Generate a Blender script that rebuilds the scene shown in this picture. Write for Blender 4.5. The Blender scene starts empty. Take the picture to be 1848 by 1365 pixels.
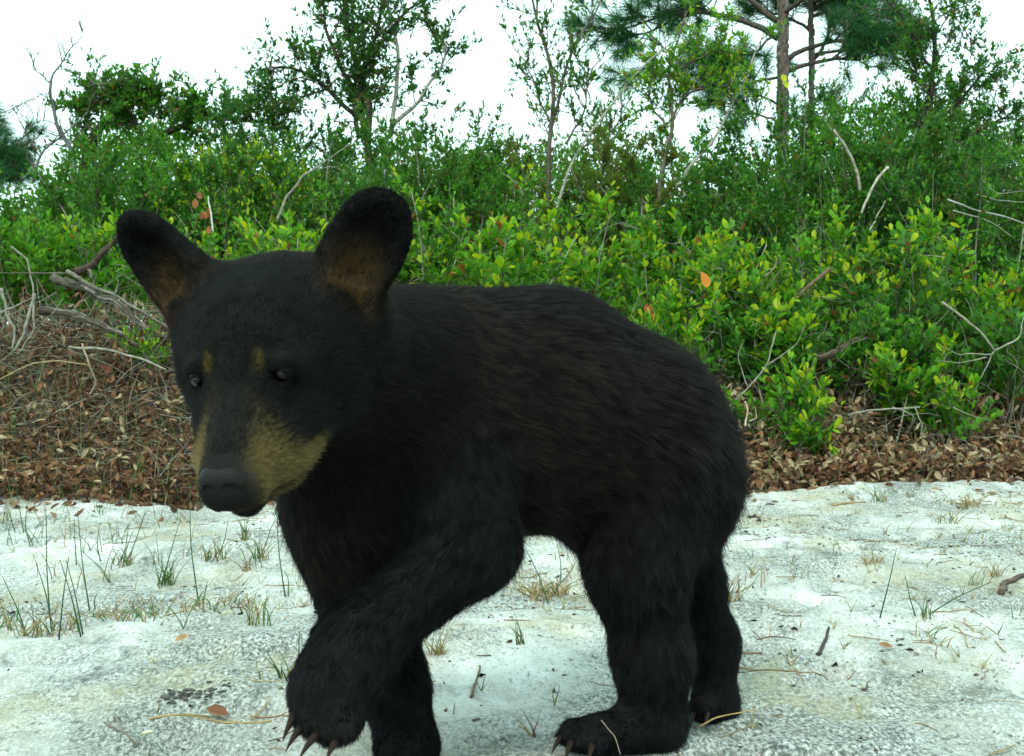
import bpy, math, random
import numpy as np
from mathutils import Vector, kdtree

random.seed(7)
RNG = np.random.default_rng(7)
SC = bpy.context.scene
COL = SC.collection

# ---------------------------------------------------------------- camera
FPX = 2230.0            # focal length in pixels of the 1848 px wide frame
CAMZ = 0.45
cam_data = bpy.data.cameras.new("camera")
cam_data.sensor_width = 36.0
cam_data.lens = 36.0 * FPX / 1848.0
cam_data.clip_start = 0.05
cam_data.clip_end = 2000.0
cam_data.dof.use_dof = True
cam_data.dof.focus_distance = 2.2
cam_data.dof.aperture_fstop = 19.0
cam = bpy.data.objects.new("camera", cam_data)
cam.location = (0, 0, CAMZ)
cam.rotation_euler = (math.radians(90), 0, 0)
COL.objects.link(cam)
SC.camera = cam

# ---------------------------------------------------------------- sky and sun (bright overcast)
SUN_EL, SUN_AZ = math.radians(48), math.radians(200)
world = bpy.data.worlds.new("World")
SC.world = world
world.use_nodes = True
wn, wl = world.node_tree.nodes, world.node_tree.links
wn.clear()
w_out = wn.new("ShaderNodeOutputWorld")
w_bg = wn.new("ShaderNodeBackground")
w_sky = wn.new("ShaderNodeTexSky")
w_sky.sky_type = 'NISHITA'
w_sky.sun_disc = False
w_sky.sun_elevation = SUN_EL
w_sky.sun_rotation = SUN_AZ
w_mix = wn.new("ShaderNodeMix")
w_mix.data_type = 'RGBA'
w_geo = wn.new("ShaderNodeTexCoord")
w_noise = wn.new("ShaderNodeTexNoise")
w_noise.inputs["Scale"].default_value = 2.2
w_noise.inputs["Detail"].default_value = 5.0
w_ramp = wn.new("ShaderNodeMapRange")
w_ramp.inputs[1].default_value = 0.3
w_ramp.inputs[2].default_value = 0.7
w_ramp.inputs[3].default_value = 0.80
w_ramp.inputs[4].default_value = 0.97
wl.new(w_geo.outputs["Generated"], w_noise.inputs["Vector"])
wl.new(w_noise.outputs["Fac"], w_ramp.inputs[0])
wl.new(w_ramp.outputs[0], w_mix.inputs[0])
wl.new(w_sky.outputs[0], w_mix.inputs[6])
w_mix.inputs[7].default_value = (9.1, 13.0, 12.6, 1)     # cloud cover
wl.new(w_mix.outputs[2], w_bg.inputs["Color"])
w_bg.inputs["Strength"].default_value = 0.10
wl.new(w_bg.outputs[0], w_out.inputs["Surface"])

sun_data = bpy.data.lights.new("sun", 'SUN')
sun_data.energy = 1.5
sun_data.angle = math.radians(14)
sun_data.color = (0.98, 1.0, 0.88)
sun = bpy.data.objects.new("sun", sun_data)
# direction towards the sun: azimuth as in the sky texture
sd = Vector((math.sin(SUN_AZ) * math.cos(SUN_EL), math.cos(SUN_AZ) * math.cos(SUN_EL), math.sin(SUN_EL)))
sun.rotation_euler = (-sd).to_track_quat('-Z', 'Y').to_euler()
sun.location = sd * 30
COL.objects.link(sun)

SC.view_settings.view_transform = 'Standard'
SC.view_settings.look = 'None'
SC.view_settings.gamma = 1.0
SC.view_settings.use_curve_mapping = False
SC.view_settings.exposure = 0.78
SC.render.film_transparent = False
try:
    SC.cycles.max_bounces = 8
    SC.cycles.transparent_max_bounces = 4
except Exception:
    pass
SC.cycles_curves.shape = 'RIBBONS' if hasattr(SC, "cycles_curves") else None

FUR_N = 580000
# ---------------------------------------------------------------- helpers
def at(px, py, Y):
    """World point seen at pixel (px, py) of the 1848x1365 photograph at distance Y."""
    return np.array([(px - 924.0) / FPX * Y, Y, CAMZ + (682.5 - py) / FPX * Y])

def tag(o, label=None, cat=None, group=None, kind=None):
    if label: o["label"] = label
    if cat: o["category"] = cat
    if group: o["group"] = group
    if kind: o["kind"] = kind
    return o

def empty(name, loc=(0, 0, 0), rz=0.0, s=1.0):
    o = bpy.data.objects.new(name, None)
    o.empty_display_size = 0.05
    o.location = tuple(loc)
    o.rotation_euler = (0, 0, rz)
    o.scale = (s, s, s)
    COL.objects.link(o)
    return o

def link(name, data, parent=None, mat=None):
    o = bpy.data.objects.new(name, data)
    COL.objects.link(o)
    if parent is not None:
        o.parent = parent
    if mat is not None and not data.materials:
        data.materials.append(mat)
    return o

def make_mesh(name, V, faces, col=None, smooth=True):
    """V (n,3); faces: list of int arrays (m,3) or (m,4)."""
    V = np.asarray(V, dtype=np.float32)
    faces = [np.asarray(f, dtype=np.int32) for f in faces if len(f)]
    me = bpy.data.meshes.new(name)
    me.vertices.add(len(V))
    me.vertices.foreach_set("co", V.ravel())
    loops = np.concatenate([f.ravel() for f in faces])
    sizes = np.concatenate([np.full(len(f), f.shape[1], dtype=np.int32) for f in faces])
    me.loops.add(len(loops))
    me.loops.foreach_set("vertex_index", loops)
    me.polygons.add(len(sizes))
    starts = np.concatenate([[0], np.cumsum(sizes)[:-1]]).astype(np.int32)
    me.polygons.foreach_set("loop_start", starts)
    me.polygons.foreach_set("loop_total", sizes)
    me.polygons.foreach_set("use_smooth", np.full(len(sizes), bool(smooth)))
    if col is not None:
        a = me.attributes.new("tint", 'FLOAT_COLOR', 'POINT')
        c = np.ones((len(V), 4), dtype=np.float32)
        c[:, :3] = col
        a.data.foreach_set("color", c.ravel())
    me.update(calc_edges=True)
    return me

class Buf:
    """Collects triangles and quads with a tint per vertex."""
    def __init__(self):
        self.v, self.t, self.q, self.c, self.n = [], [], [], [], 0
    def add(self, V, tris=None, quads=None, col=(1, 1, 1)):
        V = np.asarray(V, float)
        self.v.append(V)
        c = np.asarray(col, float)
        self.c.append(np.broadcast_to(c, (len(V), 3)) if c.ndim == 1 else c)
        if tris is not None and len(tris): self.t.append(np.asarray(tris) + self.n)
        if quads is not None and len(quads): self.q.append(np.asarray(quads) + self.n)
        self.n += len(V)
    def tube(self, P, R, sides=5, col=(1, 1, 1), cap=True):
        P = np.asarray(P, float); R = np.broadcast_to(np.asarray(R, float), (len(P),))
        T = np.gradient(P, axis=0)
        T /= np.linalg.norm(T, axis=1)[:, None] + 1e-9
        ref = np.array([0.31, 0.17, 0.93]) if abs(T[0, 2]) < 0.8 else np.array([0.95, 0.2, 0.1])
        A = np.cross(T, ref); A /= np.linalg.norm(A, axis=1)[:, None] + 1e-9
        B = np.cross(T, A)
        th = np.linspace(0, 2 * np.pi, sides, endpoint=False)
        ring = (A[:, None, :] * np.cos(th)[None, :, None] + B[:, None, :] * np.sin(th)[None, :, None]) * R[:, None, None]
        V = (P[:, None, :] + ring).reshape(-1, 3)
        n = len(P)
        i = np.arange(n - 1)[:, None] * sides
        j = np.arange(sides)[None, :]
        k = (np.arange(sides)[None, :] + 1) % sides
        Q = np.stack([i + j, i + k, i + sides + k, i + sides + j], -1).reshape(-1, 4)
        tr = None
        if cap:
            V = np.vstack([V, P[-1] + T[-1] * R[-1] * 0.5, P[0]])
            e = (n - 1) * sides
            jj = np.arange(sides); kk = (jj + 1) % sides
            tr = np.vstack([np.stack([e + jj, e + kk, np.full(sides, n * sides)], 1),
                            np.stack([kk, jj, np.full(sides, n * sides + 1)], 1)])
        self.add(V, tr, Q, col)
    def mesh(self, name, smooth=True):
        V = np.vstack(self.v); C = np.vstack(self.c)
        f = []
        if self.t: f.append(np.vstack(self.t))
        if self.q: f.append(np.vstack(self.q))
        return make_mesh(name, V, f, C, smooth)
    def build(self, name, mat, parent=None, smooth=True):
        me = self.mesh(name, smooth)
        me.materials.append(mat)
        return link(name, me, parent)

# leaf shapes: unit length along +x, width in y, fold in z
LEAF_OVAL = (np.array([[0, 0, 0], [.3, .17, .05], [.3, -.17, .05], [.66, .23, .06], [.66, -.23, .06], [1, 0, .0], [.34, 0, 0], [.7, 0, -.01], [.9, .13, .03], [.9, -.13, .03]], float),
             [[0, 6, 1], [0, 2, 6], [7, 5, 8], [7, 9, 5]], [[6, 7, 3, 1], [6, 2, 4, 7]], [[7, 8, 3], [7, 4, 9]])
LEAF_SIMPLE = (np.array([[0, 0, 0], [.5, .2, .06], [.5, -.2, .06], [1, 0, 0], [.5, 0, 0]], float),
               [[0, 4, 1], [0, 2, 4], [4, 3, 1], [4, 2, 3]], [], [])
LEAF_FLAT = (np.array([[0, 0, 0], [.55, .22, .03], [.55, -.22, -.03], [1, 0, 0]], float),
             [[0, 3, 1], [0, 2, 3]], [], [])
LEAF_DRY = (np.array([[0, 0, 0.02], [.3, .2, .16], [.3, -.2, .12], [.7, .21, .2], [.7, -.2, .15], [1, .03, .14], [.35, 0, 0], [.7, 0, .02]], float),
            [[0, 6, 1], [0, 2, 6], [7, 5, 3], [7, 4, 5]], [[6, 7, 3, 1], [6, 2, 4, 7]], [])

def frames(D, up=None, jit=0.0, rng=RNG):
    """Rotation columns (x=D, y, z) for each row of D, z near `up` with jitter."""
    D = D / (np.linalg.norm(D, axis=1)[:, None] + 1e-9)
    U = np.tile(np.array([0, 0, 1.0]), (len(D), 1)) if up is None else up
    U = U + rng.normal(size=D.shape) * jit
    Yv = np.cross(U, D); Yv /= np.linalg.norm(Yv, axis=1)[:, None] + 1e-9
    Z = np.cross(D, Yv)
    return np.stack([D, Yv, Z], axis=2)

def add_leaves(buf, shape, P, D, S, C, jit=0.5, wid=1.0, up=None, rng=RNG):
    if not len(P): return
    tv, tt, tq, t2 = shape
    R = frames(np.asarray(D, float), up, jit, rng)
    S = np.broadcast_to(np.asarray(S, float), (len(P),))
    w = np.ones((len(P), 3)); w[:, 1] = wid; w[:, 2] = rng.uniform(.6, 1.6, len(P)) * wid
    loc = tv[None] * w[:, None, :] * S[:, None, None]
    V = np.einsum('nij,nkj->nki', R, loc) + np.asarray(P)[:, None, :]
    m = len(tv)
    off = (np.arange(len(P)) * m)[:, None, None]
    tl = list(tt) + list(t2)
    T = (np.array(tl)[None] + off).reshape(-1, 3) if tl else None
    Q = (np.array(tq)[None] + off).reshape(-1, 4) if len(tq) else None
    C = np.repeat(np.asarray(C, float), m, axis=0)
    buf.add(V.reshape(-1, 3), T, Q, C)

def lerp(a, b, t):
    a = np.asarray(a, float); b = np.asarray(b, float); t = np.asarray(t)[..., None]
    return a * (1 - t) + b * t

def vnoise(x, y, seed=0):
    """Value noise on arrays, 0..1."""
    xi = np.floor(x).astype(np.int64); yi = np.floor(y).astype(np.int64)
    fx = x - xi; fy = y - yi
    fx = fx * fx * (3 - 2 * fx); fy = fy * fy * (3 - 2 * fy)
    def h(a, b):
        n = (a * 374761393 + b * 668265263 + seed * 1442695041) & 0x7fffffff
        n = ((n ^ (n >> 13)) * 1274126177) & 0x7fffffff
        return ((n ^ (n >> 16)) & 0xffff) / 65535.0
    a = h(xi, yi); b = h(xi + 1, yi); c = h(xi, yi + 1); d = h(xi + 1, yi + 1)
    return (a * (1 - fx) + b * fx) * (1 - fy) + (c * (1 - fx) + d * fx) * fy

def fbm(x, y, seed=0, oct=4):
    s = 0; a = 0.5; t = 0
    for k in range(oct):
        s = s + a * vnoise(x * 2 ** k, y * 2 ** k, seed + k * 7); t += a; a *= 0.5
    return s / t

# ---------------------------------------------------------------- materials
def new_mat(name):
    m = bpy.data.materials.new(name)
    m.use_nodes = True
    nt = m.node_tree
    nt.nodes.clear()
    out = nt.nodes.new("ShaderNodeOutputMaterial")
    return m, nt.nodes, nt.links, out

def mat_tint(name, rough=0.6, transl=0.0, spec=0.3, noise_scale=60.0, noise_amt=0.25, bump=0.0, bright=1.0):
    """Colour from the `tint` attribute, broken up by noise; optionally translucent like a leaf."""
    m, N, L, out = new_mat(name)
    at_ = N.new("ShaderNodeAttribute"); at_.attribute_name = "tint"
    no = N.new("ShaderNodeTexNoise"); no.inputs["Scale"].default_value = noise_scale; no.inputs["Detail"].default_value = 3
    tc = N.new("ShaderNodeTexCoord"); L.new(tc.outputs["Object"], no.inputs["Vector"])
    mr = N.new("ShaderNodeMapRange"); mr.inputs[1].default_value = .25; mr.inputs[2].default_value = .75
    mr.inputs[3].default_value = (1 - noise_amt) * bright; mr.inputs[4].default_value = (1 + noise_amt) * bright
    L.new(no.outputs["Fac"], mr.inputs[0])
    mu = N.new("ShaderNodeVectorMath"); mu.operation = 'SCALE'
    L.new(at_.outputs["Color"], mu.inputs[0]); L.new(mr.outputs[0], mu.inputs["Scale"])
    b = N.new("ShaderNodeBsdfPrincipled")
    b.inputs["Roughness"].default_value = rough
    b.inputs["Specular IOR Level"].default_value = spec
    L.new(mu.outputs[0], b.inputs["Base Color"])
    if bump:
        bp = N.new("ShaderNodeBump"); bp.inputs["Strength"].default_value = bump; bp.inputs["Distance"].default_value = 0.01
        L.new(no.outputs["Fac"], bp.inputs["Height"]); L.new(bp.outputs[0], b.inputs["Normal"])
    if transl > 0:
        tr = N.new("ShaderNodeBsdfTranslucent")
        hs = N.new("ShaderNodeHueSaturation"); hs.inputs["Value"].default_value = 1.5; hs.inputs["Hue"].default_value = 0.485
        L.new(mu.outputs[0], hs.inputs["Color"]); L.new(hs.outputs[0], tr.inputs["Color"])
        mx = N.new("ShaderNodeMixShader"); mx.inputs[0].default_value = transl
        L.new(b.outputs[0], mx.inputs[1]); L.new(tr.outputs[0], mx.inputs[2]); L.new(mx.outputs[0], out.inputs["Surface"])
    else:
        L.new(b.outputs[0], out.inputs["Surface"])
    return m

M_LEAF = mat_tint("leaf_green", rough=0.5, transl=0.42, spec=0.22, noise_scale=40, noise_amt=0.2)
M_DRY = mat_tint("dry_leaf", rough=0.7, transl=0.12, spec=0.2, noise_scale=90, noise_amt=0.3)
M_BARK = mat_tint("bark", rough=0.85, spec=0.15, noise_scale=35, noise_amt=0.45, bump=0.8)
M_GRASS = mat_tint("grass_blade", rough=0.5, transl=0.25, spec=0.3, noise_scale=50, noise_amt=0.2)
M_NEEDLE = mat_tint("pine_needle", rough=0.5, transl=0.15, spec=0.3, noise_scale=20, noise_amt=0.2)
# ---------------------------------------------------------------- the ground: sand track, bank, forest floor
def bank_edge(x, y=None):
    e = 4.42 + (np.clip(x, -6, 6) + 1.8) * 0.135
    return e + 0.10 * (fbm(x * 1.7 + 9, x * 0 + 3.3, 5, 3) - .5) * np.clip(1.2 - x, 0.15, 1)

def sstep(t):
    t = np.clip(t, 0, 1); return t * t * (3 - 2 * t)

def ground_z(x, y):
    x = np.asarray(x, float); y = np.asarray(y, float)
    e = bank_edge(x)
    hb = 0.42 + 0.24 * sstep((0.9 - x) / 2.4)
    wd = 0.85 + 0.35 * sstep((0.9 - x) / 2.4)
    rise = sstep((y - e + 0.02) / wd) * hb
    rise = rise + np.clip(y - e - 1.2, 0, 6) * 0.03 + (fbm(x * 2.2, y * 2.2, 31, 3) - .5) * 0.16 * sstep((y - e) / .5)
    # sand relief: soft humps, wheel ruts across the view, little dimples
    sand = (fbm(x * 1.1 + 4, y * 1.9, 3, 3) - .5) * 0.048 + (fbm(x * 4.5, y * 8, 11, 3) - .5) * 0.030 + (fbm(x * 20, y * 24, 17, 3) - .5) * 0.017
    dim = np.clip(fbm(x * 8 + 3, y * 9, 23, 2) - .62, 0, 1) * -0.14
    crest = 0.035 * np.exp(-((y - e + .10) / .22) ** 2) * sstep((x - .4) / .8)
    fade = sstep((y + 6) / 3) * sstep((14 - np.abs(x)) / 3)
    s = (sand + dim) * fade * (1 - .6 * sstep((y - e) / .3)) + crest
    # behind the camera the ground rises gently into the same kind of forest floor
    back = sstep((-y - 2.0) / 3) * 0.35
    return s + rise + back

# level the sand under the cub's planted paws
PADS = [(0.055, 1.47, 0.16, 0.0), (0.30, 1.61, 0.10, 0.0), (-0.12, 1.42, 0.12, 0.0)]
_r = np.random.default_rng(5)
PRINTS = [(_r.uniform(-1.6, 2.0), _r.uniform(1.75, 4.0), _r.uniform(.028, .05), _r.uniform(-.6, .6)) for _ in range(34)]
def ground(x, y):
    z = ground_z(x, y)
    for (a, b, r, h) in PADS:
        w = sstep(1.6 - np.hypot(x - a, y - b) / r)
        z = z * (1 - w) + (h + (fbm(x * 7, y * 9, 71, 3) - .5) * .022 + (fbm(x * 24, y * 28, 73, 3) - .5) * .013) * w + .009 * np.exp(-((np.hypot(x - a, y - b) / r - 1.05) / .16) ** 2) * (fbm(x * 30, y * 30, 61, 2) + .2)
    for (a, b, r, c_) in PRINTS:
        u = (x - a) * np.cos(c_) + (y - b) * np.sin(c_); v = -(x - a) * np.sin(c_) + (y - b) * np.cos(c_)
        q = np.hypot(u / 1.5, v) / r
        z = z - .016 * np.exp(-(q ** 4)) + .007 * np.exp(-((q - 1.3) / .25) ** 2)
    return z

def axis(lo, hi, step, far, g=1.25):
    a = np.arange(lo, hi + step / 2, step)
    out = [a]; d = step; p = a[-1]; ext = []
    while p < far:
        d *= g; p += d; ext.append(p)
    d = step; p = a[0]; ext2 = []
    while p > -far:
        d *= g; p -= d; ext2.append(p)
    return np.concatenate([np.array(ext2[::-1]), a, np.array(ext)])

gx = axis(-2.4, 2.5, 0.017, 900)
gy = axis(0.9, 6.6, 0.020, 900)
GX, GY = np.meshgrid(gx, gy, indexing='ij')
GZ = ground(GX, GY)
nx, ny = GX.shape
def ground(x, y):
    """Height of the ground sheet (bilinear on its own grid)."""
    x = np.asarray(x, float); y = np.asarray(y, float)
    i = np.clip(np.searchsorted(gx, x) - 1, 0, nx - 2); j = np.clip(np.searchsorted(gy, y) - 1, 0, ny - 2)
    u = np.clip((x - gx[i]) / (gx[i + 1] - gx[i]), 0, 1); v = np.clip((y - gy[j]) / (gy[j + 1] - gy[j]), 0, 1)
    return (GZ[i, j] * (1 - u) + GZ[i + 1, j] * u) * (1 - v) + (GZ[i, j + 1] * (1 - u) + GZ[i + 1, j + 1] * u) * v
ii = (np.arange(nx - 1)[:, None] * ny + np.arange(ny - 1)[None, :]).ravel()
gq = np.stack([ii, ii + ny, ii + ny + 1, ii + 1], 1)
e_ = bank_edge(GX)
mask = sstep((GY - e_ + .03 + .16 * (fbm(GX * 6, GY * 6, 77, 3) - .5)) / 0.10)       # 0 sand, 1 forest floor
mask = np.maximum(mask, sstep((-GY - 1.6) / 1.0))
gme = make_mesh("ground", np.stack([GX, GY, GZ], -1).reshape(-1, 3), [gq],
                np.stack([mask, mask, mask], -1).reshape(-1, 3))

def ground_material():
    m, N, L, out = new_mat("sand_and_soil")
    tc = N.new("ShaderNodeTexCoord")
    at_ = N.new("ShaderNodeAttribute"); at_.attribute_name = "tint"
    def noise(scale, detail=6, rough=.6, off=0.0, stretch=None):
        mp = N.new("ShaderNodeMapping"); mp.inputs["Location"].default_value = (off, off * .7, 0)
        if stretch: mp.inputs["Scale"].default_value = stretch
        L.new(tc.outputs["Object"], mp.inputs["Vector"])
        n = N.new("ShaderNodeTexNoise"); n.inputs["Scale"].default_value = scale
        n.inputs["Detail"].default_value = detail; n.inputs["Roughness"].default_value = rough
        L.new(mp.outputs[0], n.inputs["Vector"]); return n.outputs["Fac"]
    def ramp(src, a, b, lo=0.0, hi=1.0):
        r = N.new("ShaderNodeMapRange"); r.inputs[1].default_value = a; r.inputs[2].default_value = b
        r.inputs[3].default_value = lo; r.inputs[4].default_value = hi
        L.new(src, r.inputs[0]); return r.outputs[0]
    def mix(f, a, b):
        x = N.new("ShaderNodeMix"); x.data_type = 'RGBA'
        if isinstance(f, float): x.inputs[0].default_value = f
        else: L.new(f, x.inputs[0])
        for k, v in ((6, a), (7, b)):
            if isinstance(v, tuple): x.inputs[k].default_value = v + (1,)
            else: L.new(v, x.inputs[k])
        return x.outputs[2]
    def mul(a, b):
        x = N.new("ShaderNodeMath"); x.operation = 'MULTIPLY'
        L.new(a, x.inputs[0])
        if isinstance(b, float): x.inputs[1].default_value = b
        else: L.new(b, x.inputs[1])
        return x.outputs[0]
    st = (1, .55, 1)
    big = noise(2.2, 5, .6, 3.0, st)
    mid = noise(11, 6, .7, 1.0, st)
    fine = noise(70, 5, .75, 5.0, st)
    grain = noise(420, 3, .7, 2.0)
    # clean white quartz sand -> weathered grey crust -> tan humus stain -> dark specks of char and dirt
    sand = mix(ramp(mid, .35, .65), (.62, .62, .58), (.88, .87, .83))
    crust = mul(ramp(big, .40, .56), ramp(noise(190, 5, .8, 6.0, st), .40, .58))
    sand = mix(crust, sand, (.10, .12, .11))
    sand = mix(mul(ramp(noise(6.5, 6, .75, 31.0, st), .56, .66), ramp(fine, .40, .58, .35, 1.0)), sand, (.13, .15, .14))
    tan = mul(ramp(noise(3.1, 6, .68, 9.0, st), .49, .63), ramp(fine, .34, .56, .2, 1.0))
    sand = mix(mul(tan, .7), sand, (.46, .40, .23))
    speck = mul(ramp(noise(130, 4, .7, 4.0, st), .56, .64), ramp(noise(9, 4, .6, 7.0, st), .36, .58))
    sand = mix(mul(speck, .9), sand, (.05, .052, .045))
    sand = mix(mul(ramp(noise(85, 5, .8, 21.0, st), .60, .66), ramp(mid, .42, .6)), sand, (.12, .10, .07))
    blot = mul(ramp(noise(30, 5, .75, 14.0, st), .56, .66), ramp(big, .38, .54))
    sand = mix(mul(blot, .7), sand, (.11, .12, .115))
    sand = mix(mul(ramp(grain, .40, .62, 0, .55), ramp(noise(4.2, 5, .65, 17.0, st), .40, .60, .10, 1.0)), sand, (.32, .31, .26))
    soil = mix(ramp(fine, .3, .7), (.030, .020, .012), (.10, .065, .038))
    soil = mix(ramp(noise(160, 3, .7, 8.0), .58, .66), soil, (.20, .15, .09))
    c = mix(at_.outputs["Fac"], sand, soil)
    b = N.new("ShaderNodeBsdfPrincipled"); b.inputs["Roughness"].default_value = .9
    b.inputs["Specular IOR Level"].default_value = .15
    L.new(c, b.inputs["Base Color"])
    ad = N.new("ShaderNodeMath"); ad.operation = 'ADD'; L.new(mul(fine, 1.0), ad.inputs[0]); L.new(mul(grain, .35), ad.inputs[1])
    ad2 = N.new("ShaderNodeMath"); ad2.operation = 'ADD'; L.new(ad.outputs[0], ad2.inputs[0]); L.new(mul(mid, 2.0), ad2.inputs[1])
    bp = N.new("ShaderNodeBump"); bp.inputs["Strength"].default_value = .9; bp.inputs["Distance"].default_value = .014
    L.new(ad2.outputs[0], bp.inputs["Height"]); L.new(bp.outputs[0], b.inputs["Normal"])
    L.new(b.outputs[0], out.inputs["Surface"])
    return m
g_ob = link("ground", gme, None, ground_material())
tag(g_ob, "pale sandy track rising into a dark bank of forest soil", None, None, "structure")

def gz(x, y):
    return float(ground(np.array([x]), np.array([y]))[0])
def on_ground(px, py):
    """Ground point seen at a pixel (ray march)."""
    d = np.array([(px - 924) / FPX, 1.0, (682.5 - py) / FPX])
    Y = np.linspace(.9, 9, 1200)
    X = d[0] * Y; Z = CAMZ + d[2] * Y
    h = Z - ground(X, Y)
    i = int(np.argmax(h < 0)) if (h < 0).any() else len(Y) - 1
    return np.array([X[i], Y[i], float(ground(X[i:i + 1], Y[i:i + 1])[0])])
# ---------------------------------------------------------------- the bear cub
# One implicit surface (tapered capsules and ellipsoids, smoothly joined) polygonised into a single body mesh.
HY, HP, HR = 0.17, 0.52, 0.07
HO = np.array([-0.238, 1.205, 0.490])
def head_basis(y, p, r):
    f = np.array([-np.sin(y) * np.cos(p), -np.cos(y) * np.cos(p), -np.sin(p)])
    l = np.array([np.cos(y), -np.sin(y), 0.]); u = np.cross(l, f)
    if u[2] < 0: u = -u
    return np.array([l * np.cos(r) + u * np.sin(r), f, u * np.cos(r) - l * np.sin(r)])
HB = head_basis(HY, HP, HR)            # rows: left, forward, up
def hd(x, y, z): return HO + np.array([x, y, z]) @ HB
PR = []                                # primitives
def cone(a, b, ra, rb, k=.03, flow=(1, 0, -.3), ln=.02, tag_=''):
    PR.append(dict(t='c', a=np.asarray(a, float), b=np.asarray(b, float), ra=ra, rb=rb, k=k, flow=np.asarray(flow, float), ln=ln, tag=tag_))
def pc(A, B, k=.03, flow=None, ln=.02, tag_=''):
    """Capsule between (px,py,Y,rpx) and (px,py,Y,rpx)."""
    a = at(*A[:3]); b = at(*B[:3])
    cone(a, b, A[3] * A[2] / FPX, B[3] * B[2] / FPX, k, (b - a) if flow is None else flow, ln, tag_)
def ell(c, rad, R=None, k=.02, flow=(1, 0, -.3), ln=.02, op='u', tag_=''):
    PR.append(dict(t='e', c=np.asarray(c, float), r=np.asarray(rad, float), R=np.eye(3) if R is None else R, k=k,
                   flow=np.asarray(flow, float), ln=ln, op=op, tag=tag_))
# torso
pc((800, 735, 1.455, 174), (960, 744, 1.51, 184), .04, (1, .1, -.25), .020, 'body')
pc((960, 742, 1.51, 182), (1128, 802, 1.575, 166), .05, (1, .1, -.30), .022, 'body')
pc((1128, 802, 1.575, 166), (1158, 856, 1.59, 166), .05, (1, .1, -.55), .034, 'body')
pc((1010, 650, 1.52, 96), (1125, 722, 1.57, 104), .05, (1, 0, -.25), .019, 'body')
pc((880, 640, 1.48, 96), (1010, 650, 1.52, 96), .05, (1, 0, -.1), .019, 'body')
pc((700, 900, 1.44, 146), (930, 838, 1.49, 94), .05, (.8, 0, -.6), .022, 'body')     # brisket
# neck and throat
pc((580, 650, 1.29, 152), (740, 700, 1.42, 164), .07, (1, .2, -.35), .018, 'neck')
pc((560, 790, 1.335, 62), (655, 880, 1.41, 117), .05, (.5, .1, -1), .020, 'neck')
pc((640, 850, 1.42, 112), (650, 960, 1.45, 98), .05, (.1, 0, -1), .022, 'neck')
# near foreleg (lifted, stepping forward)
pc((800, 850, 1.385, 114), (850, 980, 1.35, 74), .04, (.25, 0, -1), .018, 'leg')
pc((852, 985, 1.35, 76), (640, 1165, 1.245, 62), .035, None, .015, 'leg')
pc((640, 1165, 1.245, 66), (600, 1245, 1.215, 63), .03, None, .013, 'leg')
pc((600, 1245, 1.215, 64), (606, 1300, 1.205, 42), .03, None, .011, 'paw')
for (tx, ty, tY) in ((545, 1262, 1.215), (542, 1296, 1.19), (560, 1315, 1.175), (592, 1326, 1.165), (630, 1320, 1.165)):
    pc((600 + (tx - 590) * .3, 1262, 1.205, 30), (tx, ty, tY, 18), .012, None, .011, 'paw')
# far foreleg (planted, seen behind the near one)
pc((640, 900, 1.47, 112), (668, 1065, 1.48, 84), .04, (0, 0, -1), .020, 'leg')
pc((668, 1065, 1.48, 82), (712, 1240, 1.46, 52), .035, None, .015, 'leg')
pc((712, 1240, 1.46, 52), (735, 1345, 1.435, 48), .03, None, .013, 'leg')
pc((735, 1350, 1.43, 46), (722, 1365, 1.37, 40), .03, None, .011, 'paw')
# near hind leg
pc((1192, 882, 1.53, 120), (1150, 1020, 1.49, 80), .035, (.15, 0, -1), .020, 'leg')
pc((1148, 1020, 1.49, 80), (1178, 1190, 1.495, 60), .04, (.1, 0, -1), .017, 'leg')
pc((1178, 1190, 1.495, 60), (1182, 1300, 1.50, 48), .035, (0, 0, -1), .015, 'leg')
pc((1182, 1310, 1.50, 46), (1080, 1325, 1.46, 34), .03, (-1, -.2, -.3), .012, 'paw')
for (tx, ty, tY) in ((1030, 1315, 1.465), (1022, 1328, 1.435), (1040, 1340, 1.41), (1075, 1345, 1.40)):
    pc((1090, 1325, 1.455, 26), (tx, ty, tY, 18), .012, None, .010, 'paw')
# far hind leg
pc((1190, 895, 1.65, 112), (1250, 1050, 1.65, 44), .05, (.2, 0, -1), .022, 'leg')
pc((1250, 1050, 1.65, 44), (1284, 1160, 1.65, 41), .035, (0, 0, -1), .016, 'leg')
pc((1284, 1160, 1.65, 41), (1292, 1268, 1.64, 34), .03, (0, 0, -1), .014, 'leg')
pc((1292, 1272, 1.64, 28), (1262, 1280, 1.565, 22), .03, (-.3, -1, -.2), .010, 'paw')
# stub tail
pc((1295, 860, 1.62, 30), (1318, 890, 1.62, 10), .02, (.6, 0, -1), .020, 'tail')
# head (symmetric, in its own frame)
def hcone(a, b, ra, rb, k=.02, flow=(0, -1, 0), ln=.007, tg='head'):
    fl = np.asarray(flow, float) @ HB
    cone(hd(*a), hd(*b), ra, rb, k, fl, ln, tg)
for s in (1, -1):
    hcone((s * .016, .0, -.014), (s * .020, -.040, -.010), .069, .070, .03, (s * .15, -1, .1), .010)
hcone((0, .030, .000), (0, .015, .006), .056, .058, .03, (0, -.8, .7), .008)            # forehead
for s in (1, -1):
    hcone((s * .040, .0, -.026), (s * .052, -.045, -.022), .050, .055, .03, (s * .6, -1, -.5), .018)   # cheeks
hcone((0, .055, -.020), (0, .153, -.058), .044, .0255, .03, (0, -1, .15), .0065)      # muzzle
for s in (1, -1):
    hcone((s * .020, .070, -.048), (s * .011, .152, -.074), .030, .0190, .02, (s * .4, -1, -.2), .005)  # lip flews
hcone((0, .050, -.074), (0, .138, -.0945), .031, .0165, .006, (0, -1, -.3), .005)       # lower jaw
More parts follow.
